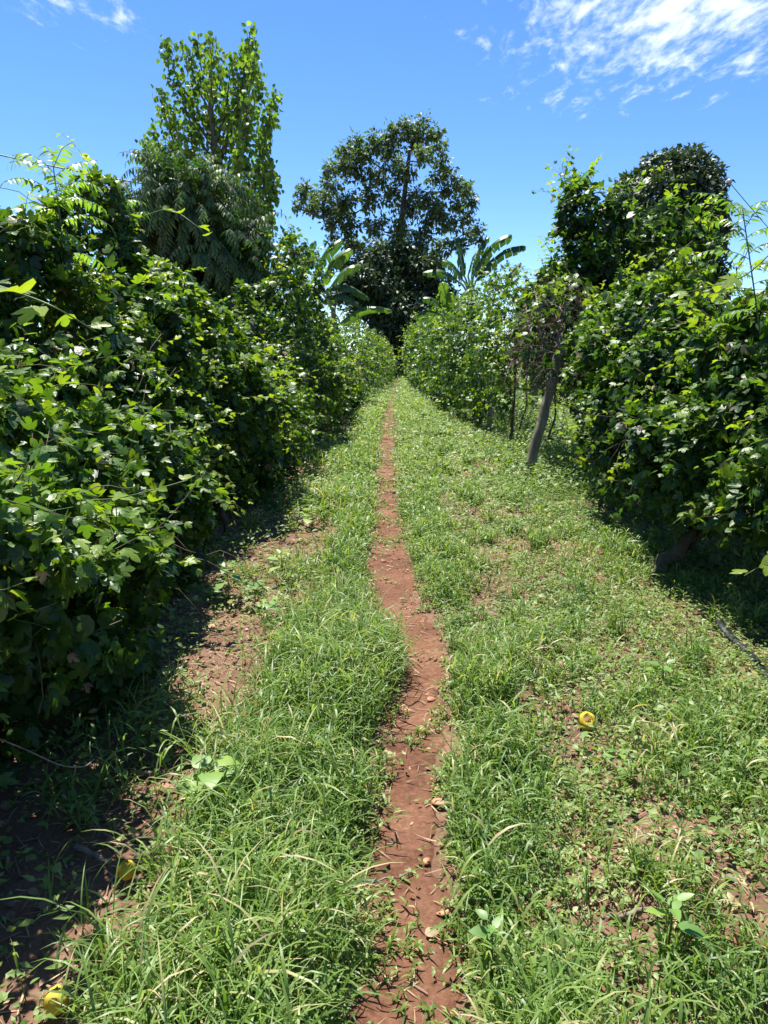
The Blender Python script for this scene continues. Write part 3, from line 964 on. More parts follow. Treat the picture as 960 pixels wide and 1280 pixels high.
# the vine-smothered bushy mound behind the post
o = empty('climber_covered_bush', (3.0, 10.3, 0), 'tall dark leafy bush smothered in climbers, rising over the near right vine', 'bush')
org = A(3.0, 10.3, 0)
BL = [(2.72, 10.2, 2.8, .55, .7, .75), (3.3, 10.5, 2.7, .78, .8, .72), (2.5, 10.1, 2.2, .42, .6, .9), (3.2, 10.4, 2.1, .9, .8, .9), (2.5, 10.1, 3.3, .3, .4, .42), (3.75, 10.7, 2.5, .5, .6, .85), (3.5, 10.6, 3.15, .4, .5, .35)]


def blob_field(blobs, n1=.22, n2=.1, s1=1.5, s2=4.0):
    def f(P):
        d = None
        for bx_, by_, bz_, rx, ry, rz in blobs:
            q = (P - A(bx_, by_, bz_)) / A(rx, ry, rz)
            e = (1 - np.linalg.norm(q, axis=-1)) * min(rx, ry, rz)
            d = e if d is None else np.maximum(d, e)
        return d + n1 * noise3(P, s1, 311) + n2 * noise3(P, s2, 312)
    return f


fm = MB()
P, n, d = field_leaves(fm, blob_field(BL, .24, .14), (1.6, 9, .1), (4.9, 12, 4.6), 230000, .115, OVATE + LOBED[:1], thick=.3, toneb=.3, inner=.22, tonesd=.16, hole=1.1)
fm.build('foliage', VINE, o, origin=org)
sm, st = MB(), MB()
ok = np.where((d < .08) & (P[:, 2] > 2.2))[0]
i = rng.choice(ok, 130, replace=False)
leafy_shoots(sm, st, P[i], n[i] * .7 + A(0, 0, .8) + .4 * rng.normal(size=(130, 3)), rng.uniform(.3, .6, 130), 7, .15, OVATE + LOBED[:1], .105, rng.uniform(0, .9, 130))
S = np.array([at(705, 240, 10.0), at(735, 245, 10), at(790, 250, 10.2), at(830, 260, 10.2), at(850, 290, 10), at(692, 330, 10)])
leafy_shoots(sm, st, S, A(0, 0, 1) + A([-.1, 0, -.0], [.2, 0, .2], [.3, 0, .2], [.6, 0, .5], [.9, -.1, .1], [-.3, 0, .2]), np.array([.55, .5, .6, .6, .5, .5]), 8, .1, OVATE + LOBED[:1], .12, .7)
sm.build('shoot_foliage', SHOOT, o, origin=org)
tubes(st, curve([at(708, 232, 10), at(704, 215, 10), at(703, 205, 10), at(709, 196, 10)], 10), .004, 3)
for px, py in ((700, 212), (709, 199), (702, 199)):
    leaves(sm, OVATE, [at(px, py, 10)], A([.3, 0, -.5]), A([0, -1, .3]), .06, .4)
st.build('trailing_vines', TWIG, o, origin=org)
s = MB(); tubes(s, curve([A(3.0, 10.3, -.1), A(3.05, 10.3, 1), A(2.9, 10.3, 2.4)], 10), np.linspace(.08, .05, 10), 8)
s.build('trunk', BARK, o, origin=org)

# ------------------------------------------------------------------ named sprays: close young shoots seen against the vines
def spray(parent, base, pts, leaf_list, r=.004, mat=SHOOT):
    """a single runner with hand placed leaves: (fraction, size, side, tone)"""
    st, lm = MB(), MB()
    c = curve(pts, 20)
    tubes(st, c, np.linspace(r, r * .5, 20), 5)
    for f, s, sd_, tn in leaf_list:
        s = s * (1 if s > .155 else .66)
        k = min(int(f * 19), 18)
        t = norm(c[k + 1] - c[k])
        side = norm(np.cross(t, A(0, 0, 1))) * sd_
        tip = norm(side * .8 + t * .3 + A(0, 0, .15) + .2 * rng.normal(size=3))
        leaves(lm, LOBED, [c[k] + tip * s * .25], tip[None], (A(0, 0, 1) + side * .2 + A(0, -.7, 0) + .15 * rng.normal(size=3))[None], s, tn)
        tubes(st, np.array([c[k], c[k] + tip * s * .13, c[k] + tip * s * .27]), .002, 3)
    o = lm.build('sprig_foliage', mat, parent, origin=base)
    st.build('vines', GSTEM, o, origin=None)
    for ch in o.children:
        ch.location = -Vector(base)
    return o


nb = (-2.0, 4, 0)
spray(left_near, nb, [at(-40, 345, 2.3), at(20, 365, 2.25), at(70, 385, 2.2), at(120, 415, 2.3)], [(.15, .13, 1, .7), (.3, .11, -1, .85), (.45, .16, 1, 1.0), (.6, .15, 1, .95), (.75, .1, -1, .7), (.9, .09, 1, .8)])
spray(left_near, nb, [at(60, 620, 2.7), at(120, 625, 2.6), at(170, 618, 2.55), at(235, 600, 2.6)], [(.2, .12, -1, .6), (.35, .1, 1, .5), (.5, .12, -1, .8), (.62, .1, 1, .8), (.8, .11, 1, .7), (.95, .08, -1, .9)])
spray(left_near, nb, [at(40, 655, 2.6), at(70, 665, 2.5), at(110, 680, 2.45), at(140, 700, 2.5)], [(.3, .13, -1, .6), (.5, .11, 1, .7), (.7, .12, -1, .8), (.95, .09, 1, .8)])
spray(left_near, nb, [at(170, 275, 5.6), at(210, 262, 5.5), at(245, 282, 5.4), at(262, 300, 5.4)], [(.1, .13, 1, .7), (.3, .14, -1, .85), (.5, .15, 1, .9), (.7, .13, -1, .8), (.9, .12, 1, .9)])
nb2 = (2.4, 5, 0)
spray(right_near, nb2, [at(980, 300, 3.6), at(930, 345, 3.6), at(880, 360, 3.7), at(840, 370, 3.9)], [(.2, .13, 1, .8), (.4, .14, -1, .85), (.6, .14, 1, .9), (.8, .12, -1, .9), (.95, .11, 1, .8)])
spray(right_near, nb2, [at(980, 690, 3.6), at(955, 705, 3.5), at(930, 720, 3.5)], [(.2, .13, 1, .7), (.5, .12, -1, .8), (.9, .12, 1, .85)])
# curling tendrils
st = MB()
for k in range(70):
    i = rng.integers(len(LP))
    if LD[i] > .1 or LP[i, 1] > 6: continue
    p0 = LP[i]; dd = LN[i] + .6 * rng.normal(size=3)
    t = np.linspace(0, 1, 16)[:, None]
    rr = rng.uniform(.03, .09)
    tubes(st, p0 + dd * t * rng.uniform(.05, .2) + rr * np.concatenate([np.sin(t * 7) * t, np.cos(t * 7) * t - t * .2, np.sin(t * 5) * .5 * t], 1), .0013, 3)
st.build('tendril_vines', GSTEM, left_near, origin=A(*nb))

# ------------------------------------------------------------------ saplings with feathery leaves
def frond(lm, st, P0, D, Ln, pairs, ls, tone, grav=.12, temps=LANCE, droop=.3, wob=.06, rad=.0022):
    """pinnate leaves, batched"""
    K = pairs + 2
    P = shoots(P0, D, Ln, K, grav, wob)
    tubes(st, P, rad, 3, .5)
    T = norm(np.gradient(P, axis=1))
    n = len(P0)
    tone = np.broadcast_to(np.asarray(tone, float), (n,))
    for k in range(1, K):
        for sgn in ((1, -1) if k < K - 1 else (0,)):
            sd_ = norm(np.cross(T[:, k], A(0, 0, 1)) + 1e-4) * sgn
            tip = norm(sd_ + T[:, k] * (.45 if sgn else 1) + A(0, 0, -droop) + .12 * rng.normal(size=(n, 3)))
            up = norm(np.cross(np.cross(T[:, k], A(0, 0, 1)), T[:, k])) + .2 * rng.normal(size=(n, 3)) + 1e-4
            prof = math.sin(math.pi * (.18 + .74 * k / K)) ** .6
            leaves(lm, temps, P[:, k], tip, up, np.broadcast_to(ls, (n,)) * prof * rng.uniform(.85, 1.15, n), np.clip(tone + .1 * rng.normal(size=n), 0, 1))


def sapling(name, base, top, fr, label, Ln, ls, tone, cat='sapling'):
    o = empty(name, (base[0], base[1], 0), label, cat)
    org = A(base[0], base[1], 0)
    lm, st = MB(), MB()
    c = curve([A(*base), (A(*base) + A(*top)) / 2 + A(.03, 0, 0), A(*top)], 16)
    P0 = []; D = []
    for k in range(fr):
        f = .72 + .28 * (k + .5) / fr
        p = c[0] + (c[-1] - c[0]) * f
        j = min(int(f * 15), 14); p = c[j] + (c[j + 1] - c[j]) * (f * 15 - j)
        a = k * 2.4 + rng.normal(0, .3)
        up = .15 + 1.1 * (k / fr)
        P0.append(p); D.append((math.cos(a), math.sin(a), up))
    frond(lm, st, np.array(P0), np.array(D), Ln * rng.uniform(.75, 1.15, fr), 9, ls, tone)
    lm.build('leaves', SAPL, o, origin=org)
    tubes(st, c, np.linspace(.009, .003, 16), 6)
    st.build('stem', GSTEM, o, origin=org)
    return o


tp = at(66, 203, 4.8)
sapling('feathery_sapling', (tp[0] - .1, 5.1, 0), tp, 20, 'bright feathery sapling poking above the left vine, below the overhead cable', .34, .078, .92)
tp = at(925, 250, 4.3)
o = sapling('feathery_sapling', (tp[0] + .8, 4.8, 0), tp + A(.02, 0, -.05), 20, 'arching feathery sapling above the right vine at the photo edge', .3, .058, .62)
tp = at(135, 258, 6.4)
sapling('feathery_sapling', (tp[0], 6.6, 0), tp, 9, 'low feathery sprig on the left vine top, between sapling and dense tree', .42, .09, .5)
# dry stalk with a pale bud
bp = at(911, 227, 3.6)
ob = empty('dry_bud_stalk', (bp[0] + .35, 3.6, 2.0), 'thin dry stalk tipped with a round pale bud against the sky', 'stalk')
og = A(bp[0] + .35, 3.6, 2.0)
st = MB(); tubes(st, curve([og, bp + A(.12, 0, -.12), bp + A(.05, 0, -.05), bp], 12), .0018, 4); st.build('stem', TWIG, ob, origin=og)
BUD = solid_mat('pale_bud', (.3, .26, .2), (.6, .56, .5), 60, .8, .4)
V = ico * .017 * A(1, 1, .85) + bp
bm_ = MB(); bm_.add(V, None, tri); bm_.build('bud', BUD, ob, origin=og)


# ------------------------------------------------------------------ trees
def branchy_tree(name, base, label, limbs, trunk_pts, r0, leafmat, cat='tree', group=None):
    o = empty(name, (base[0], base[1], 0), label, cat, group)
    return o, A(base[0], base[1], 0)


# tall upright broadleaf tree, left
YB = 25.0
o, org = branchy_tree('broadleaf_tree', (at(268, 400, YB)[0], YB), 'tall upright light green broadleaf tree with ascending branches, highest at left', None, None, 0, None)
tr = MB()
base = org.copy()
trunk = curve([base, base + A(.05, 0, 3), base + A(-.05, 0, 6), at(268, 190, YB), at(262, 120, YB), at(266, 50, YB)], 24)
tubes(tr, trunk, np.linspace(.2, .025, 24), 8)
tr.build('trunk', BARK, o, origin=org)
tips = [(207, 50), (220, 95), (232, 60), (246, 50), (262, 42), (290, 66), (314, 32), (316, 50), (318, 70), (326, 90), (345, 112), (338, 140), (300, 90), (274, 80), (196, 110), (190, 150), (212, 130), (240, 110), (330, 165), (335, 200), (340, 240), (345, 215), (332, 262), (318, 290), (325, 240), (200, 200), (180, 172), (215, 180), (235, 160), (260, 140), (285, 130), (310, 140), (300, 180), (270, 190), (250, 210), (290, 230), (310, 210), (330, 300), (312, 320), (300, 260), (225, 225)]
lm, bm_ = MB(), MB()
for (px, py) in tips:
    tipp = at(px, py, YB + rng.normal(0, .7))
    # leaves the trunk lower down and rises steeply
    zi = max(2.2, tipp[2] - max(1.2, 2.2 * abs(tipp[0] - org[0])) - .6)
    k = int(np.argmin(np.abs(trunk[:, 2] - zi)))
    s = trunk[k]
    mid = s + (tipp - s) * A(.62, .62, .45)
    c = curve([s, mid, tipp], 14)
    L_ = np.linalg.norm(tipp - s)
    tubes(bm_, c, np.linspace(.02 + .012 * L_, .008, 14), 5)
    nn = int(20 * L_ + 20)
    f = rng.uniform(.22, 1.0, nn) ** .8
    idx = np.clip((f * 13).astype(int), 0, 12)
    p = c[idx] + (c[idx + 1] - c[idx]) * (f * 13 - idx)[:, None]
    spread = .07 + .3 * np.sin(np.pi * np.clip(f, 0, 1)) ** .8
    off = rdir(nn) * (spread * rng.uniform(.3, 1, nn))[:, None]
    p2 = p + off
    tubes(bm_, np.stack([p[::4], (p + off * .5)[::4] + A(0, 0, .02), p2[::4]], 1), .006, 3)
    for rep in range(2):
        q = p2 + .11 * rng.normal(size=(nn, 3))
        T = norm(off * .6 + A(0, 0, -.35) + .25 * rdir(nn))
        leaves(lm, BROAD, q, T, A(0, -.25, .9) + .65 * rng.normal(size=(nn, 3)), rng.uniform(.10, .19, nn), np.clip(.52 + .22 * rng.normal(size=nn) + .1 * rng.normal(), 0, 1))
bm_.build('branches', BARK, o, origin=org)
lm.build('crown', POPLAR, o, origin=org)

# dense drooping tree in front of it
YD = 13.5
cb = at(240, 300, YD)
o, org = branchy_tree('weeping_tree', (cb[0], YD), 'dense dark tree with drooping feathery branches, in front of the tall broadleaf', None, None, 0, None)
dome = [(*at(238, 268, YD), 1.15, 1.2, 1.15), (*at(275, 330, YD), 1.1, 1.1, 1.2), (*at(195, 290, YD), .9, 1, .95), (*at(240, 390, YD), 1.4, 1.2, 1.4), (*at(300, 400, YD), .65, .8, .9)]
ff = blob_field(dome, .12, .06)
c = rng.uniform(at(120, 480, YD) - A(0, 1.6, 0), at(350, 180, YD) + A(0, 1.6, 0), (60000, 3))
d = ff(c)
c = c[(d > .02) & (d < .55)]
c = c[:1500]
e = .08
g = -np.stack([ff(c + A(e, 0, 0)) - ff(c - A(e, 0, 0)), ff(c + A(0, e, 0)) - ff(c - A(0, e, 0)), ff(c + A(0, 0, e)) - ff(c - A(0, 0, e))], -1)
g = norm(g)
lm, st = MB(), MB()
frond(lm, st, c - g * .45, g + A(0, 0, .6) + .25 * rng.normal(size=c.shape), rng.uniform(.55, .95, len(c)), 11, .14, np.clip(.5 + .2 * rng.normal(size=len(c)), 0, 1), .19, LANCE, .7, .05, .004)
i = rng.choice(len(c), 260, replace=False)
ctr = A(cb[0], YD, 2.6)
P = np.stack([np.broadcast_to(ctr, (260, 3)) + .1 * rng.normal(size=(260, 3)), ctr + (c[i] - ctr) * .5 + A(0, 0, .25), c[i]], 1)
tubes(st, P, np.array([.03, .02, .008]), 4)
st.build('branches', TWIG, o, origin=org)
lm.build('crown', FROND, o, origin=org)
s = MB(); tubes(s, curve([A(cb[0], YD, -.1), A(cb[0] + .06, YD, 1.4), ctr], 10), np.linspace(.14, .08, 10), 8); s.build('trunk', BARK, o, origin=org)
s = MB(); tubes(s, curve([at(196, 225, YD), at(186, 208, YD), at(167, 189, YD)], 6), np.linspace(.018, .03, 6), 5); s.build('bare_branch', DRYV, o, origin=org)


def clump_tree(o, org, trunk, r0, clumps, Y, leaf_n, size, mat, temps, depth=3.0, twigs=26, tone=.45, shell=True, r1=.06, fill=1.0, rs=1.0):
    """crown of separate leaf clumps (px, py, radius px) each reached by its own limb"""
    tr = MB(); tubes(tr, trunk, np.linspace(r0, r0 * .3, len(trunk)), 9); tr.build('trunk', DARKBARK, o, origin=org)
    lm, bm_ = MB(), MB()
    nodes = [p for p in trunk if p[2] > trunk[-1, 2] * .28]
    spots = [(at(px, py, Y + dy), rp, Y + dy) for (px, py, rp) in clumps for dy in [rng.uniform(-depth, depth)]]
    hub = trunk[int(len(trunk) * .45)]
    spots.sort(key=lambda q: np.linalg.norm(q[0] - hub))
    for c, rp, yy in spots:
        r = rp / F * yy * rs
        nd = np.array(nodes)
        dd = np.linalg.norm(nd - c, axis=1) + 1.6 * np.maximum(0, nd[:, 2] - c[2] + .3) + .12 * np.linalg.norm(nd - hub, axis=1)
        s = nd[int(np.argmin(dd))]
        ln = np.linalg.norm(c - s)
        lc = curve([s, s + (c - s) * .35 + A(0, 0, -.05 * ln) + .1 * ln * rng.normal(size=3), s + (c - s) * .7 + .08 * ln * rng.normal(size=3), c], 12)
        nodes += list(lc[4:])
        tubes(bm_, lc, np.linspace(r1 * (.8 + .3 * ln), r1 * .35, 12), 6)
        ends = c + rdir(twigs) * r * rng.uniform(.45, 1.0, twigs)[:, None] * A(1, 1, .8)
        ss = lc[rng.integers(7, 12, twigs)]
        tubes(bm_, np.stack([ss, (ss + ends) / 2 + .1 * r * rng.normal(size=(twigs, 3)), ends], 1), np.array([r1 * .4, r1 * .25, r1 * .12]), 4)
        n = int(leaf_n * rp * rp * fill)
        e = ends[rng.integers(0, twigs, n)]
        off = rng.normal(size=(n, 3)) * r * .2
        p = e + off
        T = norm(off / (r * .2) * .7 + A(0, 0, -.35) + .4 * rng.normal(size=(n, 3)))
        leaves(lm, temps, p, T, A(0, 0, 1) + .6 * rng.normal(size=(n, 3)), size * rng.uniform(.6, 1.3, n), np.clip(tone + .2 * rng.normal(size=n) + .1 * rng.normal(), 0, 1))
    bm_.build('limbs', DARKBARK, o, origin=org)
    lm.build('crown', mat, o, origin=org)


# the great tree closing the path
YT = 58.0
tb = at(500, 452, YT)
o, org = branchy_tree('great_tree', (tb[0], YT), 'large spreading tree with open airy crown and bare grey limbs at path end', None, None, 0, None)
tk = curve([A(tb[0], YT, -.3), at(498, 400, YT), at(492, 340, YT), at(500, 290, YT), at(506, 240, YT), at(512, 190, YT)], 26)
CL = [(505,160,13),(525,158,12),(540,168,11),(488,170,13),(470,178,12),(515,178,14),(548,185,10),(448,182,11),(432,188,10),(458,195,14),(490,195,15),(530,198,12),(552,203,9),(428,205,12),(412,212,9),(440,218,15),(470,220,15),(505,215,14),(415,232,12),(383,232,8),(376,246,8),(392,245,9),(386,262,9),(372,258,6),(402,262,10),(430,250,15),(460,248,15),(490,245,14),(515,245,10),(572,228,9),(583,238,9),(560,240,10),(590,252,8),(572,256,11),(548,258,9),(582,272,9),(597,288,8),(600,300,6),(585,292,9),(560,280,12),(535,275,12),(415,278,11),(440,282,15),(470,280,14),(500,285,14),(525,300,14),(555,305,12),(575,308,9),(440,305,13),(415,300,8),(470,310,16),(500,312,16),(530,320,14),(450,325,12),(545,328,10),(560,215,9),(545,225,10),(535,250,12),(518,262,13),(552,266,10),(405,245,10),(425,262,12)]
clump_tree(o, org, tk, .42, CL, YT, 2.05, .34, BIGT, DIAM + SLIM, 2.0, 14, .52, r1=.055, rs=1.05)

# dark evergreen beneath it
YE = 54.0
tb = at(496, 455, YE)
o, org = branchy_tree('evergreen_tree', (tb[0], YE), 'dark dense evergreen filling the space below the great tree', None, None, 0, None)
tk = curve([A(tb[0], YE, -.3), at(494, 410, YE), at(496, 350, YE)], 12)
CL = [(470, 330, 22), (500, 325, 24), (530, 335, 20), (460, 355, 22), (490, 355, 26), (520, 360, 26), (545, 360, 18), (475, 385, 24), (505, 390, 26), (535, 390, 18), (455, 378, 16), (490, 410, 20), (515, 415, 18), (475, 410, 16), (500, 435, 14), (485, 435, 12), (440, 350, 14), (560, 372, 15), (445, 388, 14), (565, 398, 13), (432, 330, 10), (425, 370, 12)]
clump_tree(o, org, tk, .4, CL, YE, 2.6, .4, DARKT, DIAM + SLIM, 1.8, 34, .4, r1=.09)

# shrubs that close the view at the end of the path
for (px, py, rp, Y, lab) in [(492, 448, 18, 57, 'dark shrub closing the far end of the path, left of the gap'), (512, 440, 18, 59, 'blue green shrub behind the far right vine at the path end'), (470, 430, 18, 60, 'shadowy shrub beyond the last left vine, under the evergreen'), (535, 425, 18, 60, 'shadowy shrub behind the far right vine, under the evergreen')]:
    b = at(px, 455, Y)
    o, org = branchy_tree('shrub', (b[0], Y), lab, None, None, 0, None, cat='shrub')
    tk = curve([A(b[0], Y, -.1), A(b[0] + .1, Y, 1.0), at(px, py, Y)], 8)
    clump_tree(o, org, tk, .1, [(px, py + 6, rp * .7), (px - rp * .5, py + 10, rp * .6), (px + rp * .5, py + 10, rp * .6), (px, py - rp * .4, rp * .6), (px, py + 22, rp * .6)], Y, 2.6, .34, DARKT, DIAM, .7, 14, .6, r1=.04)

# round dense tree, right
YR = 17.0
cb = at(840, 290, YR)
o, org = branchy_tree('round_tree', (cb[0], YR), 'rounded dense dark tree with fine leaves behind the climber covered bush', None, None, 0, None)
blobs = [(*at(827, 276, YR), 1.15, 1.2, 1.25), (*at(846, 268, YR), .95, 1, 1.0), (*at(800, 266, YR), .72, .8, .85), (*at(836, 248, YR), .85, 1, .95), (*at(880, 300, YR), .5, .7, .8), (*at(834, 338, YR), 1.22, 1.2, 1.3), (*at(822, 400, YR), 1.2, 1.2, 1.2)]
fm = MB()
P, n, d = field_leaves(fm, blob_field(blobs, .26, .14, 1.3, 4), (cb[0] - 2, YR - 1.8, 1), (cb[0] + 2, YR + 1.8, 7), 900000, .125, SLIM + DIAM[:1], thick=.32, toneb=.5, inner=.25, upb=.5, tonesd=.2, hole=.5)
ok = np.where(d < .06)[0]
fm.build('crown', DARKT, o, origin=org)
st = MB()
i = rng.choice(len(P), 260, replace=False)
ctr = A(cb[0], YR, 3.2)
tubes(st, np.stack([np.broadcast_to(ctr, (260, 3)), ctr + (P[i] - ctr) * .55 + .12 * rng.normal(size=(260, 3)), P[i]], 1), np.array([.035, .02, .006]), 4)
st.build('limbs', BARK, o, origin=org)
s = MB(); tubes(s, curve([A(cb[0], YR, -.1), A(cb[0] + .1, YR, 1.6), ctr], 10), np.linspace(.2, .12, 10), 9); s.build('trunk', BARK, o, origin=org)


# ------------------------------------------------------------------ banana plants
PSTEM = solid_mat('banana_stem', (.10, .12, .04), (.2, .19, .08), 6, .6, .3, (1, 1, .3))
RIB = solid_mat('banana_midrib', (.2, .26, .09), (.3, .34, .14), 8, .5, .1)


def banana(base, stem_h, lvs, label, dry=()):
    o = empty('banana_plant', (base[0], base[1], 0), label, 'banana plant', 'banana plants behind the vine rows')
    org = A(base[0], base[1], 0)
    s = MB(); tubes(s, curve([org + A(0, 0, -.1), org + A(.04, 0, stem_h * .5), org + A(0, 0, stem_h)], 10), np.linspace(.13, .08, 10), 10); s.build('trunk', PSTEM, o, origin=org)
    top = org + A(0, 0, stem_h - .15)
    for j, (px, py, px2, py2, dy, wd, tone, torn) in enumerate(lvs):
        # blade runs from (px,py) to (px2,py2); petiole joins it to the stem top
        Y = base[1]
        torn = max(torn, .5)
        a, b = at(px, py, Y + dy * .3), at(px2, py2, Y + dy)
        Ln = np.linalg.norm(b - a)
        c = curve([a, (a + b) / 2 + A(0, 0, .13 * Ln), b + A(0, 0, -.03 * Ln)], 22)
        t = norm(np.gradient(c, axis=0))
        side = norm(np.cross(t, A(0, .35, 1)))
        up = np.cross(side, t)
        f = np.linspace(0, 1, 22)
        wd = wd * .8; prof = wd * np.clip(np.sin(math.pi * np.clip(f * .93 + .05, 0, 1)), 0, 1) ** .55 * np.where(f > .97, .3, 1)
        m = MB()
        for sg in (1, -1):
            k = 0
            dr = rng.uniform(.35, .85) + .25 * torn; torn = min(1, torn + .3) if sg == 1 and k == 0 else torn
            while k < 21:
                w_ = int(rng.integers(1, 4) if torn > .6 else rng.integers(3, 8))
                e = min(k + w_, 21)
                dd = dr + rng.normal(0, .28) * torn
                gap = rng.uniform(.0, .35) * torn
                ks = np.arange(k, e + 1)
                wv = prof[ks] * rng.uniform(1 - .35 * torn, 1)
                sh = t[ks] * (prof[ks] * .25)[:, None]
                ins = np.zeros(len(ks)); ins[-1] = -gap * Ln / 21
                p0 = c[ks]
                p1 = c[ks] + sg * side[ks] * (wv * .55)[:, None] + up[ks] * (.12 * wv)[:, None] + sh * .6 + t[ks] * ins[:, None] * .5
                p2 = c[ks] + sg * side[ks] * (wv * math.cos(dd))[:, None] - A(0, 0, 1) * (wv * math.sin(dd) * .8)[:, None] + sh + t[ks] * ins[:, None]
                V = np.concatenate([p0, p1, p2])
                n_ = len(ks)
                q = [(r * n_ + i, r * n_ + i + 1, (r + 1) * n_ + i + 1, (r + 1) * n_ + i) for r in range(2) for i in range(n_ - 1)]
                m.add(V, q, None, np.clip(tone + .12 * rng.normal(), 0, 1))
                k = e
        lf = m.build('leaf', BANDRY if j in dry else BAN, o, origin=org)
        r_ = MB()
        pet = curve([top, top + (a - top) * .6 + A(0, 0, .1), a], 8)
        tubes(r_, np.concatenate([pet[:-1], c]), np.linspace(.035, .008, 7 + 22), 5)
        r_.build('midrib', RIB, lf, origin=org)
    return o


YL = 24.0
bx = at(372, 400, YL)[0]
banana((bx, YL), 3.4, [(372, 335, 350, 280, .3, .32, .1, .1), (380, 340, 395, 300, 0, .3, .3, .6), (365, 345, 340, 330, -.3, .3, .35, .6)], 'left banana plant showing one stiff upright leaf beside the broadleaf tree')
bx = at(415, 400, YL)[0]
banana((bx, YL + .5), 3.1, [(392, 350, 428, 298, 0, .36, .5, .3), (402, 356, 440, 310, -.4, .4, .75, .4), (412, 362, 452, 330, .2, .33, .35, .5), (408, 362, 462, 372, -.3, .34, .35, .8), (408, 372, 455, 385, -.5, .3, .3, .9), (425, 405, 490, 386, -.5, .3, .8, .15), (396, 360, 372, 372, .2, .3, .4, .5)], 'banana plant with broad arching leaves over the left row, front of the great tree')
YQ = 23.0
bx = at(588, 400, YQ)[0]
banana((bx, YQ), 3.4, [(580, 345, 568, 296, .4, .36, .2, .6), (590, 342, 612, 295, 0, .3, .2, .9), (592, 345, 640, 292, -.2, .4, .25, .9), (596, 350, 658, 306, -.3, .34, .2, 1.0), (578, 350, 552, 325, .1, .34, .3, .7), (585, 345, 598, 312, .5, .3, .15, .9), (572, 352, 528, 340, 0, .32, .3, .9)], 'banana plant with tattered dark leaves fanning above the far right vine')
bx = at(556, 400, YQ)[0]
banana((bx, YQ - 1.5), 2.5, [(560, 385, 552, 352, -.3, .34, 1.0, .2), (565, 392, 562, 365, -.4, .34, .95, .1), (552, 385, 528, 372, 0, .26, .4, .8), (548, 392, 516, 396, 0, .24, .4, .9), (570, 390, 590, 360, 0, .3, .6, .4)], 'low banana plant with bright backlit leaves beside the path end', )
bx = at(640, 400, YQ)[0]
banana((bx, YQ - 4), 2.5, [(630, 365, 652, 328, 0, .2, .1, 1.0), (624, 362, 610, 352, 0, .2, .1, 1.0)], 'withered banana plant with ragged brown leaf standing behind the right vine', dry=(0, 1))

# ------------------------------------------------------------------ overhead cable
WIRE = solid_mat('cable_sheath', (.02, .02, .022), (.04, .04, .045), 5, .5, 0)
a, b = at(-260, 128, 15.5), at(240, 240, 16.5)
tt = np.linspace(0, 1, 40)[:, None]
m = MB(); tubes(m, a + (b - a) * tt - A(0, 0, 1) * .12 * 4 * tt * (1 - tt), .014, 6)
tag(m.build('overhead_cable', WIRE), 'thin black overhead cable crossing the sky at upper left', 'cable')

# ------------------------------------------------------------------ posts
def post(b, t, r, label):
    o = empty('trellis_post', b, label, 'post', 'trellis posts')
    b, t = A(*b), A(*t)
    n = 22
    c = b + (t - b) * np.linspace(0, 1, n)[:, None] - (t - b) * .06 * (1 - np.linspace(0, 1, n))[:, None]
    c = c + .006 * np.cumsum(rng.normal(size=(n, 3)), 0) * A(1, 1, 0)
    m = MB(); tubes(m, c, r * (1.05 - .15 * np.linspace(0, 1, n)) * (1 + .05 * rng.normal(size=n)), 14)
    m.build('pole', POSTM, o, origin=b)
    k = MB()
    for z in (.82, .86):
        p = b + (t - b) * z
        aa = np.linspace(0, 6.6, 26)
        tubes(k, p + np.stack([np.cos(aa) * r * 1.02, np.sin(aa) * r * 1.02, .01 * aa], -1), .002, 4)
    k.build('wire_tie', WIRE, o, origin=b)
    return o


pb = gz3(660, 600)
pt = at(697, 455, pb[1] + .15)
pt = pb + (pt - pb) * 1.25
post(pb, pt, .064, 'grey weathered wooden post leaning right under the dry vine tangle')
p2_ = gz3(612, 540)
post(p2_, p2_ + A(.03, 0, 1.7), .055, 'upright slim wooden post half hidden in the far right vine')


# ------------------------------------------------------------------ small things on the ground
def seedling(px, py, h, nl, size, label, tone=.6, temps=OVATE, group='broadleaf seedlings on the verges'):
    size *= .7; h *= .85
    g = gp(px, py)
    z = float(ground_z(g[0], g[1]))
    o = empty('seedling', (g[0], g[1], z), label, 'seedling', group)
    org = A(g[0], g[1], z)
    c = curve([org + A(0, 0, -.02), org + A(.008, 0, h * .5), org + A(0, 0, h)], 8)
    s = MB(); tubes(s, c, np.linspace(.0045, .0025, 8), 5); s.build('stem', GSTEM, o, origin=org)
    for k in range(nl):
        a = k * 2.4 + rng.uniform(-.3, .3)
        f = 1 - .4 * (k / nl) ** 1.2
        p = c[int(f * 7)]
        T = A(math.cos(a), math.sin(a), .12 + .35 * (1 - k / nl))
        m = MB()
        leaves(m, temps, [p + T * size * .25], T[None], (A(0, 0, 1) + .15 * rng.normal(size=3))[None], size * (.75 + .5 * k / nl) * rng.uniform(.9, 1.1), np.clip(tone + rng.normal(0, .12), 0, 1))
        tubes(m, np.stack([p, p + T * size * .14, p + T * size * .27]), .0016, 3, .8)
        m.build('leaf', SEEDL, o, origin=org)


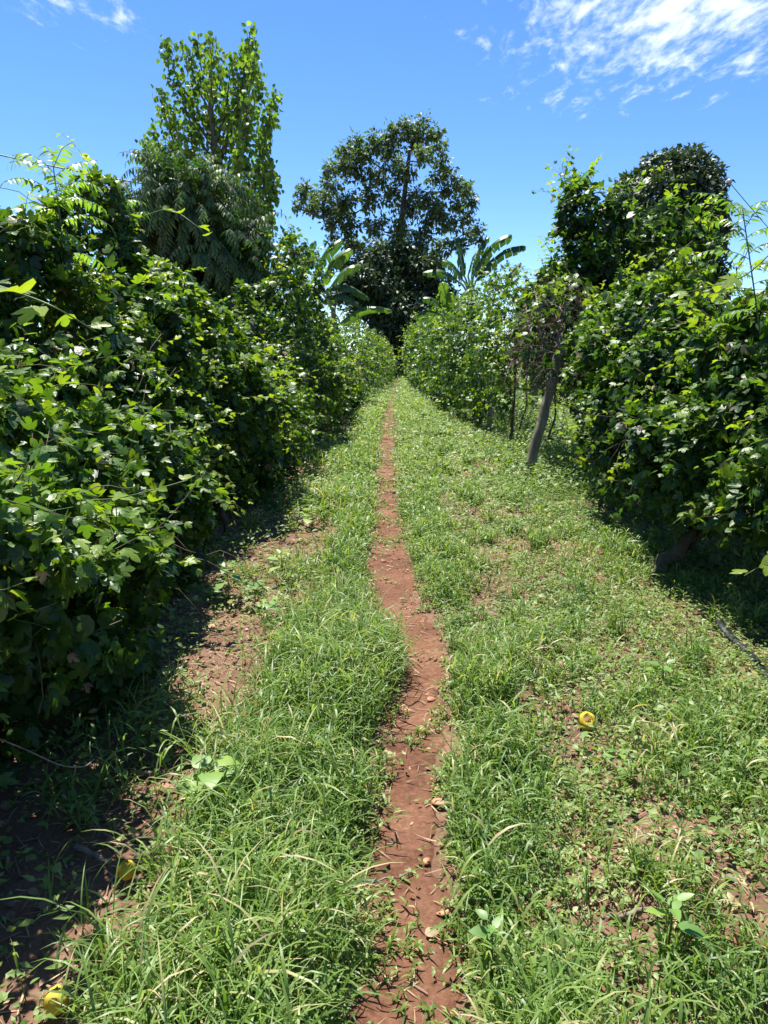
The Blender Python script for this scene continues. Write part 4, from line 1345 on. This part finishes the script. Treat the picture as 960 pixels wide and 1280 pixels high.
seedling(268, 1040, .3, 6, .125, 'pale broad leafed seedling in tall grass beside the bare left verge', .7, BROAD)
seedling(832, 1190, .19, 6, .085, 'pale green seedling beside the dry stick, lowest on the right verge', .7)
seedling(826, 860, .16, 6, .10, 'seedling with wide pale leaves between the yellow fruit and black hose', .7)
seedling(772, 965, .1, 6, .07, 'small bright seedling just below and right of the broken yellow fruit', .75)
seedling(285, 755, .3, 8, .14, 'leggy pale seedling by the shaded foot of the left vine', .6)
seedling(352, 730, .26, 8, .12, 'bushy yellow green seedling on the bare left verge by the grass', .85)
seedling(318, 760, .2, 8, .10, 'low leafy seedling between two taller ones on bare left soil', .4)
seedling(336, 775, .13, 7, .10, 'short seedling with rounded leaves nearest the bare soil patch', .55, BROAD)
seedling(98, 1040, .16, 7, .075, 'grey green seedling in the shade at the left vine foot', .3, LANCE)
seedling(740, 655, .18, 7, .12, 'round leafed seedling at foot of the right vine, past the leaning post', .5, BROAD)
seedling(590, 600, .22, 7, .13, 'upright weed seedling on the green verge left of the leaning post', .6)
seedling(390, 660, .22, 8, .15, 'vivid yellow green seedling at the grass edge of the left verge', 1.0, BROAD)
seedling(610, 1220, .22, 7, .065, 'small lobed seedling in grass right of the path near the bottom', .6)

YEL = solid_mat('yellow_rind', (.44, .31, .03), (.62, .47, .05), 7, .65, .5, spec=.25)
GRN = solid_mat('green_rind', (.16, .17, .06), (.27, .25, .1), 12, .5, .2, spec=.4)
PULP = solid_mat('fruit_pulp', (.10, .045, .015), (.45, .25, .05), 45, .35, .6)


def fruit(px, py, r, mat, label, broken=False, group='fallen passion fruits', lift=.015):
    g = gp(px, py)
    z = float(ground_z(g[0], g[1])) + r * .8 + lift
    o = empty('passion_fruit', (g[0], g[1], z - r * .8), label, 'fruit', group)
    org = A(g[0], g[1], z)
    lat = np.linspace(0, math.pi, 15); lon = np.linspace(0, 2 * math.pi, 24, endpoint=False)
    th, ph = np.meshgrid(lat, lon, indexing='ij')
    V = np.stack([np.sin(th) * np.cos(ph), np.sin(th) * np.sin(ph), np.cos(th) * 1.08], -1)
    rad = 1 + .05 * noise3(V, 2.2, int(px)) + .02 * noise3(V, 6, int(px))
    if broken:
        hole = np.clip(1 - np.arccos(np.clip((V * norm(A(-.1, -.75, .75))).sum(-1), -1, 1)) / .62 + .25 * noise3(V, 3, 9), 0, 1)
        rad = rad - .42 * np.clip(hole * 2.2, 0, 1)
    q = [(i * 24 + j, (i + 1) * 24 + j, (i + 1) * 24 + (j + 1) % 24, i * 24 + (j + 1) % 24) for i in range(14) for j in range(24)]
    ax = rng.uniform(-.6, .6)
    V = V * rad[..., None] * r
    m = MB(); m.add(V.reshape(-1, 3) + org, q); m.build('rind', mat, o, origin=org - A(0, 0, r * .8))
    if broken:
        k = 60
        d = norm(A(-.1, -.75, .75) + .42 * rng.normal(size=(k, 3)))
        W = ico[None] * r * .13 + (d * r * .66)[:, None]
        m = MB(); m.batch(W + org, None, tri, np.full(k, .5)); m.build('pulp', PULP, o, origin=org - A(0, 0, r * .8))
    else:
        m = MB(); tubes(m, org + np.stack([A(0, 0, r * 1.0), A(.002, 0, r * 1.15), A(.006, 0, r * 1.3)]), .003, 5); m.build('stalk', TWIG, o, origin=org - A(0, 0, r * .8))


fruit(733, 912, .037, YEL, 'yellow fruit broken open among weeds on the right verge', True)
fruit(160, 1104, .027, YEL, 'bright yellow fruit half sunk in grass by the left verge', lift=.035)
fruit(72, 1262, .03, YEL, 'largest yellow fruit in the bottom left corner grass', lift=.02)
fruit(893, 706, .042, GRN, 'dull green fruit in shade behind the crooked right stem')
fruit(955, 930, .018, YEL, 'tiny orange yellow fruit at the right photo edge')

# a yellowed rind by the hose
DEAD = leaf_mat('dead_leaf', [(0, (.12, .045, .025)), (.4, (.27, .10, .055)), (.7, (.42, .2, .12)), (1, (.6, .36, .07))], rough=.6, trans=.12, tcol=(1.3, 1, .6), mottle=50)


def dead_leaf(px, py, size, ang, tone, label, tilt=.12, temps=OVATE, lift=0.0):
    g = gp(px, py)
    z = float(ground_z(g[0], g[1])) + .022 + lift
    m = MB()
    T = A(math.cos(ang), math.sin(ang), tilt)
    leaves(m, temps, [A(g[0], g[1], z) - T * size * .5], T[None], A([.25, -.35, 1]), size, tone)
    # the blade has a body: a second skin just under it, and a dry stalk
    o = m.build('fallen_leaf', DEAD, None, origin=(g[0], g[1], z))
    md = o.modifiers.new('thick', 'SOLIDIFY'); md.thickness = .0012
    tag(o, label, 'leaf', 'fallen leaves')


dead_leaf(540, 872, .055, .5, .62, 'pinkish fallen leaf on the path beside the right grass edge')
dead_leaf(551, 1130, .06, 2.2, .72, 'curled pink fallen leaf on the path, lower right edge')
dead_leaf(549, 1002, .06, -.4, .7, 'orange fallen leaf half under grass on the right path edge')
dead_leaf(534, 1073, .035, 1.0, .75, 'small tan fallen leaf in the middle of the path')
dead_leaf(481, 700, .07, .4, .3, 'dark red fallen leaf on the distant path stretch')
dead_leaf(262, 915, .07, .2, .5, 'rust brown fallen leaf on the bare soil by left grass')
dead_leaf(208, 990, .07, -.2, .55, 'orange brown fallen leaf beside the dry stick at left')
dead_leaf(262, 1112, .08, 1.4, .35, 'red brown leaf standing upright in the tall left grass', 1.5, lift=.15)
dead_leaf(264, 785, .09, .2, .7, 'pale orange fallen leaf on the bare soil below leggy seedling')
dead_leaf(948, 792, .085, 2.6, 1.0, 'curled yellow leaf lying beside the black hose')
dead_leaf(700, 832, .05, -.7, .68, 'salmon pink dead leaf in weeds, above the broken fruit')
dead_leaf(852, 1160, .07, -1.1, .7, 'orange dead leaf under the lowest pale seedling')
dead_leaf(930, 1180, .13, -.25, .35, 'long brown dead leaf at the lower right edge', temps=LANCE)

# dry sticks
def stick(p, q, r, label, mat=DRYV, mid=None):
    a, b = gp(*p), gp(*q)
    pts = [A(a[0], a[1], ground_z(a[0], a[1]) + r + .012)]
    if mid is not None:
        c = gp(*mid); pts.append(A(c[0], c[1], ground_z(c[0], c[1]) + r + .02))
    pts.append(A(b[0], b[1], ground_z(b[0], b[1]) + r + .012))
    c = curve(pts, 14) + .003 * rng.normal(size=(14, 3))
    m = MB(); tubes(m, c, r * np.linspace(1.1, .75, 14) * (1 + .08 * rng.normal(size=14)), 7)
    tag(m.build('dry_stick', mat, None, origin=c[0]), label, 'stick', 'dry sticks on the ground')


stick((760, 1152), (868, 1136), .008, 'pale dry stick lying behind the lowest pale seedling', mid=(810, 1148))
stick((172, 968), (204, 972), .008, 'short tan stick on the bare soil at the left')
stick((95, 1065), (140, 1088), .01, 'grey dry stick in the shade near the left yellow fruit')
stick((452, 1098), (520, 1082), .003, 'thin twig lying across the red path', mid=(490, 1094))

# wiry dry stem arcing out of the left vine
m = MB(); tubes(m, curve([at(-30, 912, 1.75), at(30, 936, 1.8), at(75, 956, 1.85), at(105, 958, 1.9), at(118, 948, 1.95)], 20), .0022, 5)
m.build('dry_runner', DRYV, left_near, origin=A(*nb))

# black hose
HOSE = solid_mat('black_plastic', (.012, .012, .014), (.03, .03, .033), 20, .32, .15, spec=.5)
pts = [gz3(1010, 905), gz3(975, 868), gz3(955, 842), gz3(935, 818), gz3(915, 802), gz3(902, 790), gz3(893, 778)]
c = curve(pts, 30)
c[:, 2] = ground_z(c[:, 0], c[:, 1]) + .03
a8 = np.arange(10) / 10 * 2 * math.pi
T = norm(np.gradient(c, axis=0)); S_ = norm(np.cross(T, A(0, 0, 1)))
rw = .027 * (1 + .08 * np.sin(np.arange(30) * .9))
V = c[:, None] + np.cos(a8)[None, :, None] * S_[:, None] * rw[:, None, None] + np.sin(a8)[None, :, None] * A(0, 0, .014)
q = [(k * 10 + s, k * 10 + (s + 1) % 10, (k + 1) * 10 + (s + 1) % 10, (k + 1) * 10 + s) for k in range(29) for s in range(10)]
m = MB(); m.add(V.reshape(-1, 3), q)
m.add(V[-1], None, [(0, s, s + 1) for s in range(1, 9)])
tag(m.build('irrigation_hose', HOSE, None, origin=c[15]), 'flattened black plastic hose lying in the weeds at the right edge', 'hose')

# a torn green frond lying across the track
g = gp(520, 640)
org = A(g[0], g[1], .05)
o = empty('cut_frond', org, 'dark green cut leafy frond lying across the track right of the path', 'frond')
lm, st = MB(), MB()
frond(lm, st, np.array([org + A(-.22, 0, .05), org + A(-.1, -.1, .04)]), np.array([[1, .1, .1], [1, -.25, .12]]), np.array([.6, .5]), 10, .13, .25, .05, LANCE, .2)
lm.build('leaves', SAPL, o, origin=org); st.build('stem', GSTEM, o, origin=org)

# ------------------------------------------------------------------ render settings
vs = scene.view_settings
vs.view_transform = 'Standard'
vs.look = 'None'
vs.gamma = 1
vs.use_curve_mapping = False
vs.exposure = 1.2
cy_s = scene.cycles
cy_s.max_bounces = 7
cy_s.diffuse_bounces = 3
cy_s.glossy_bounces = 2
cy_s.transmission_bounces = 4
cy_s.transparent_max_bounces = 4
cy_s.caustics_reflective = False
cy_s.caustics_refractive = False
cy_s.use_denoising = True
scene.render.film_transparent = False
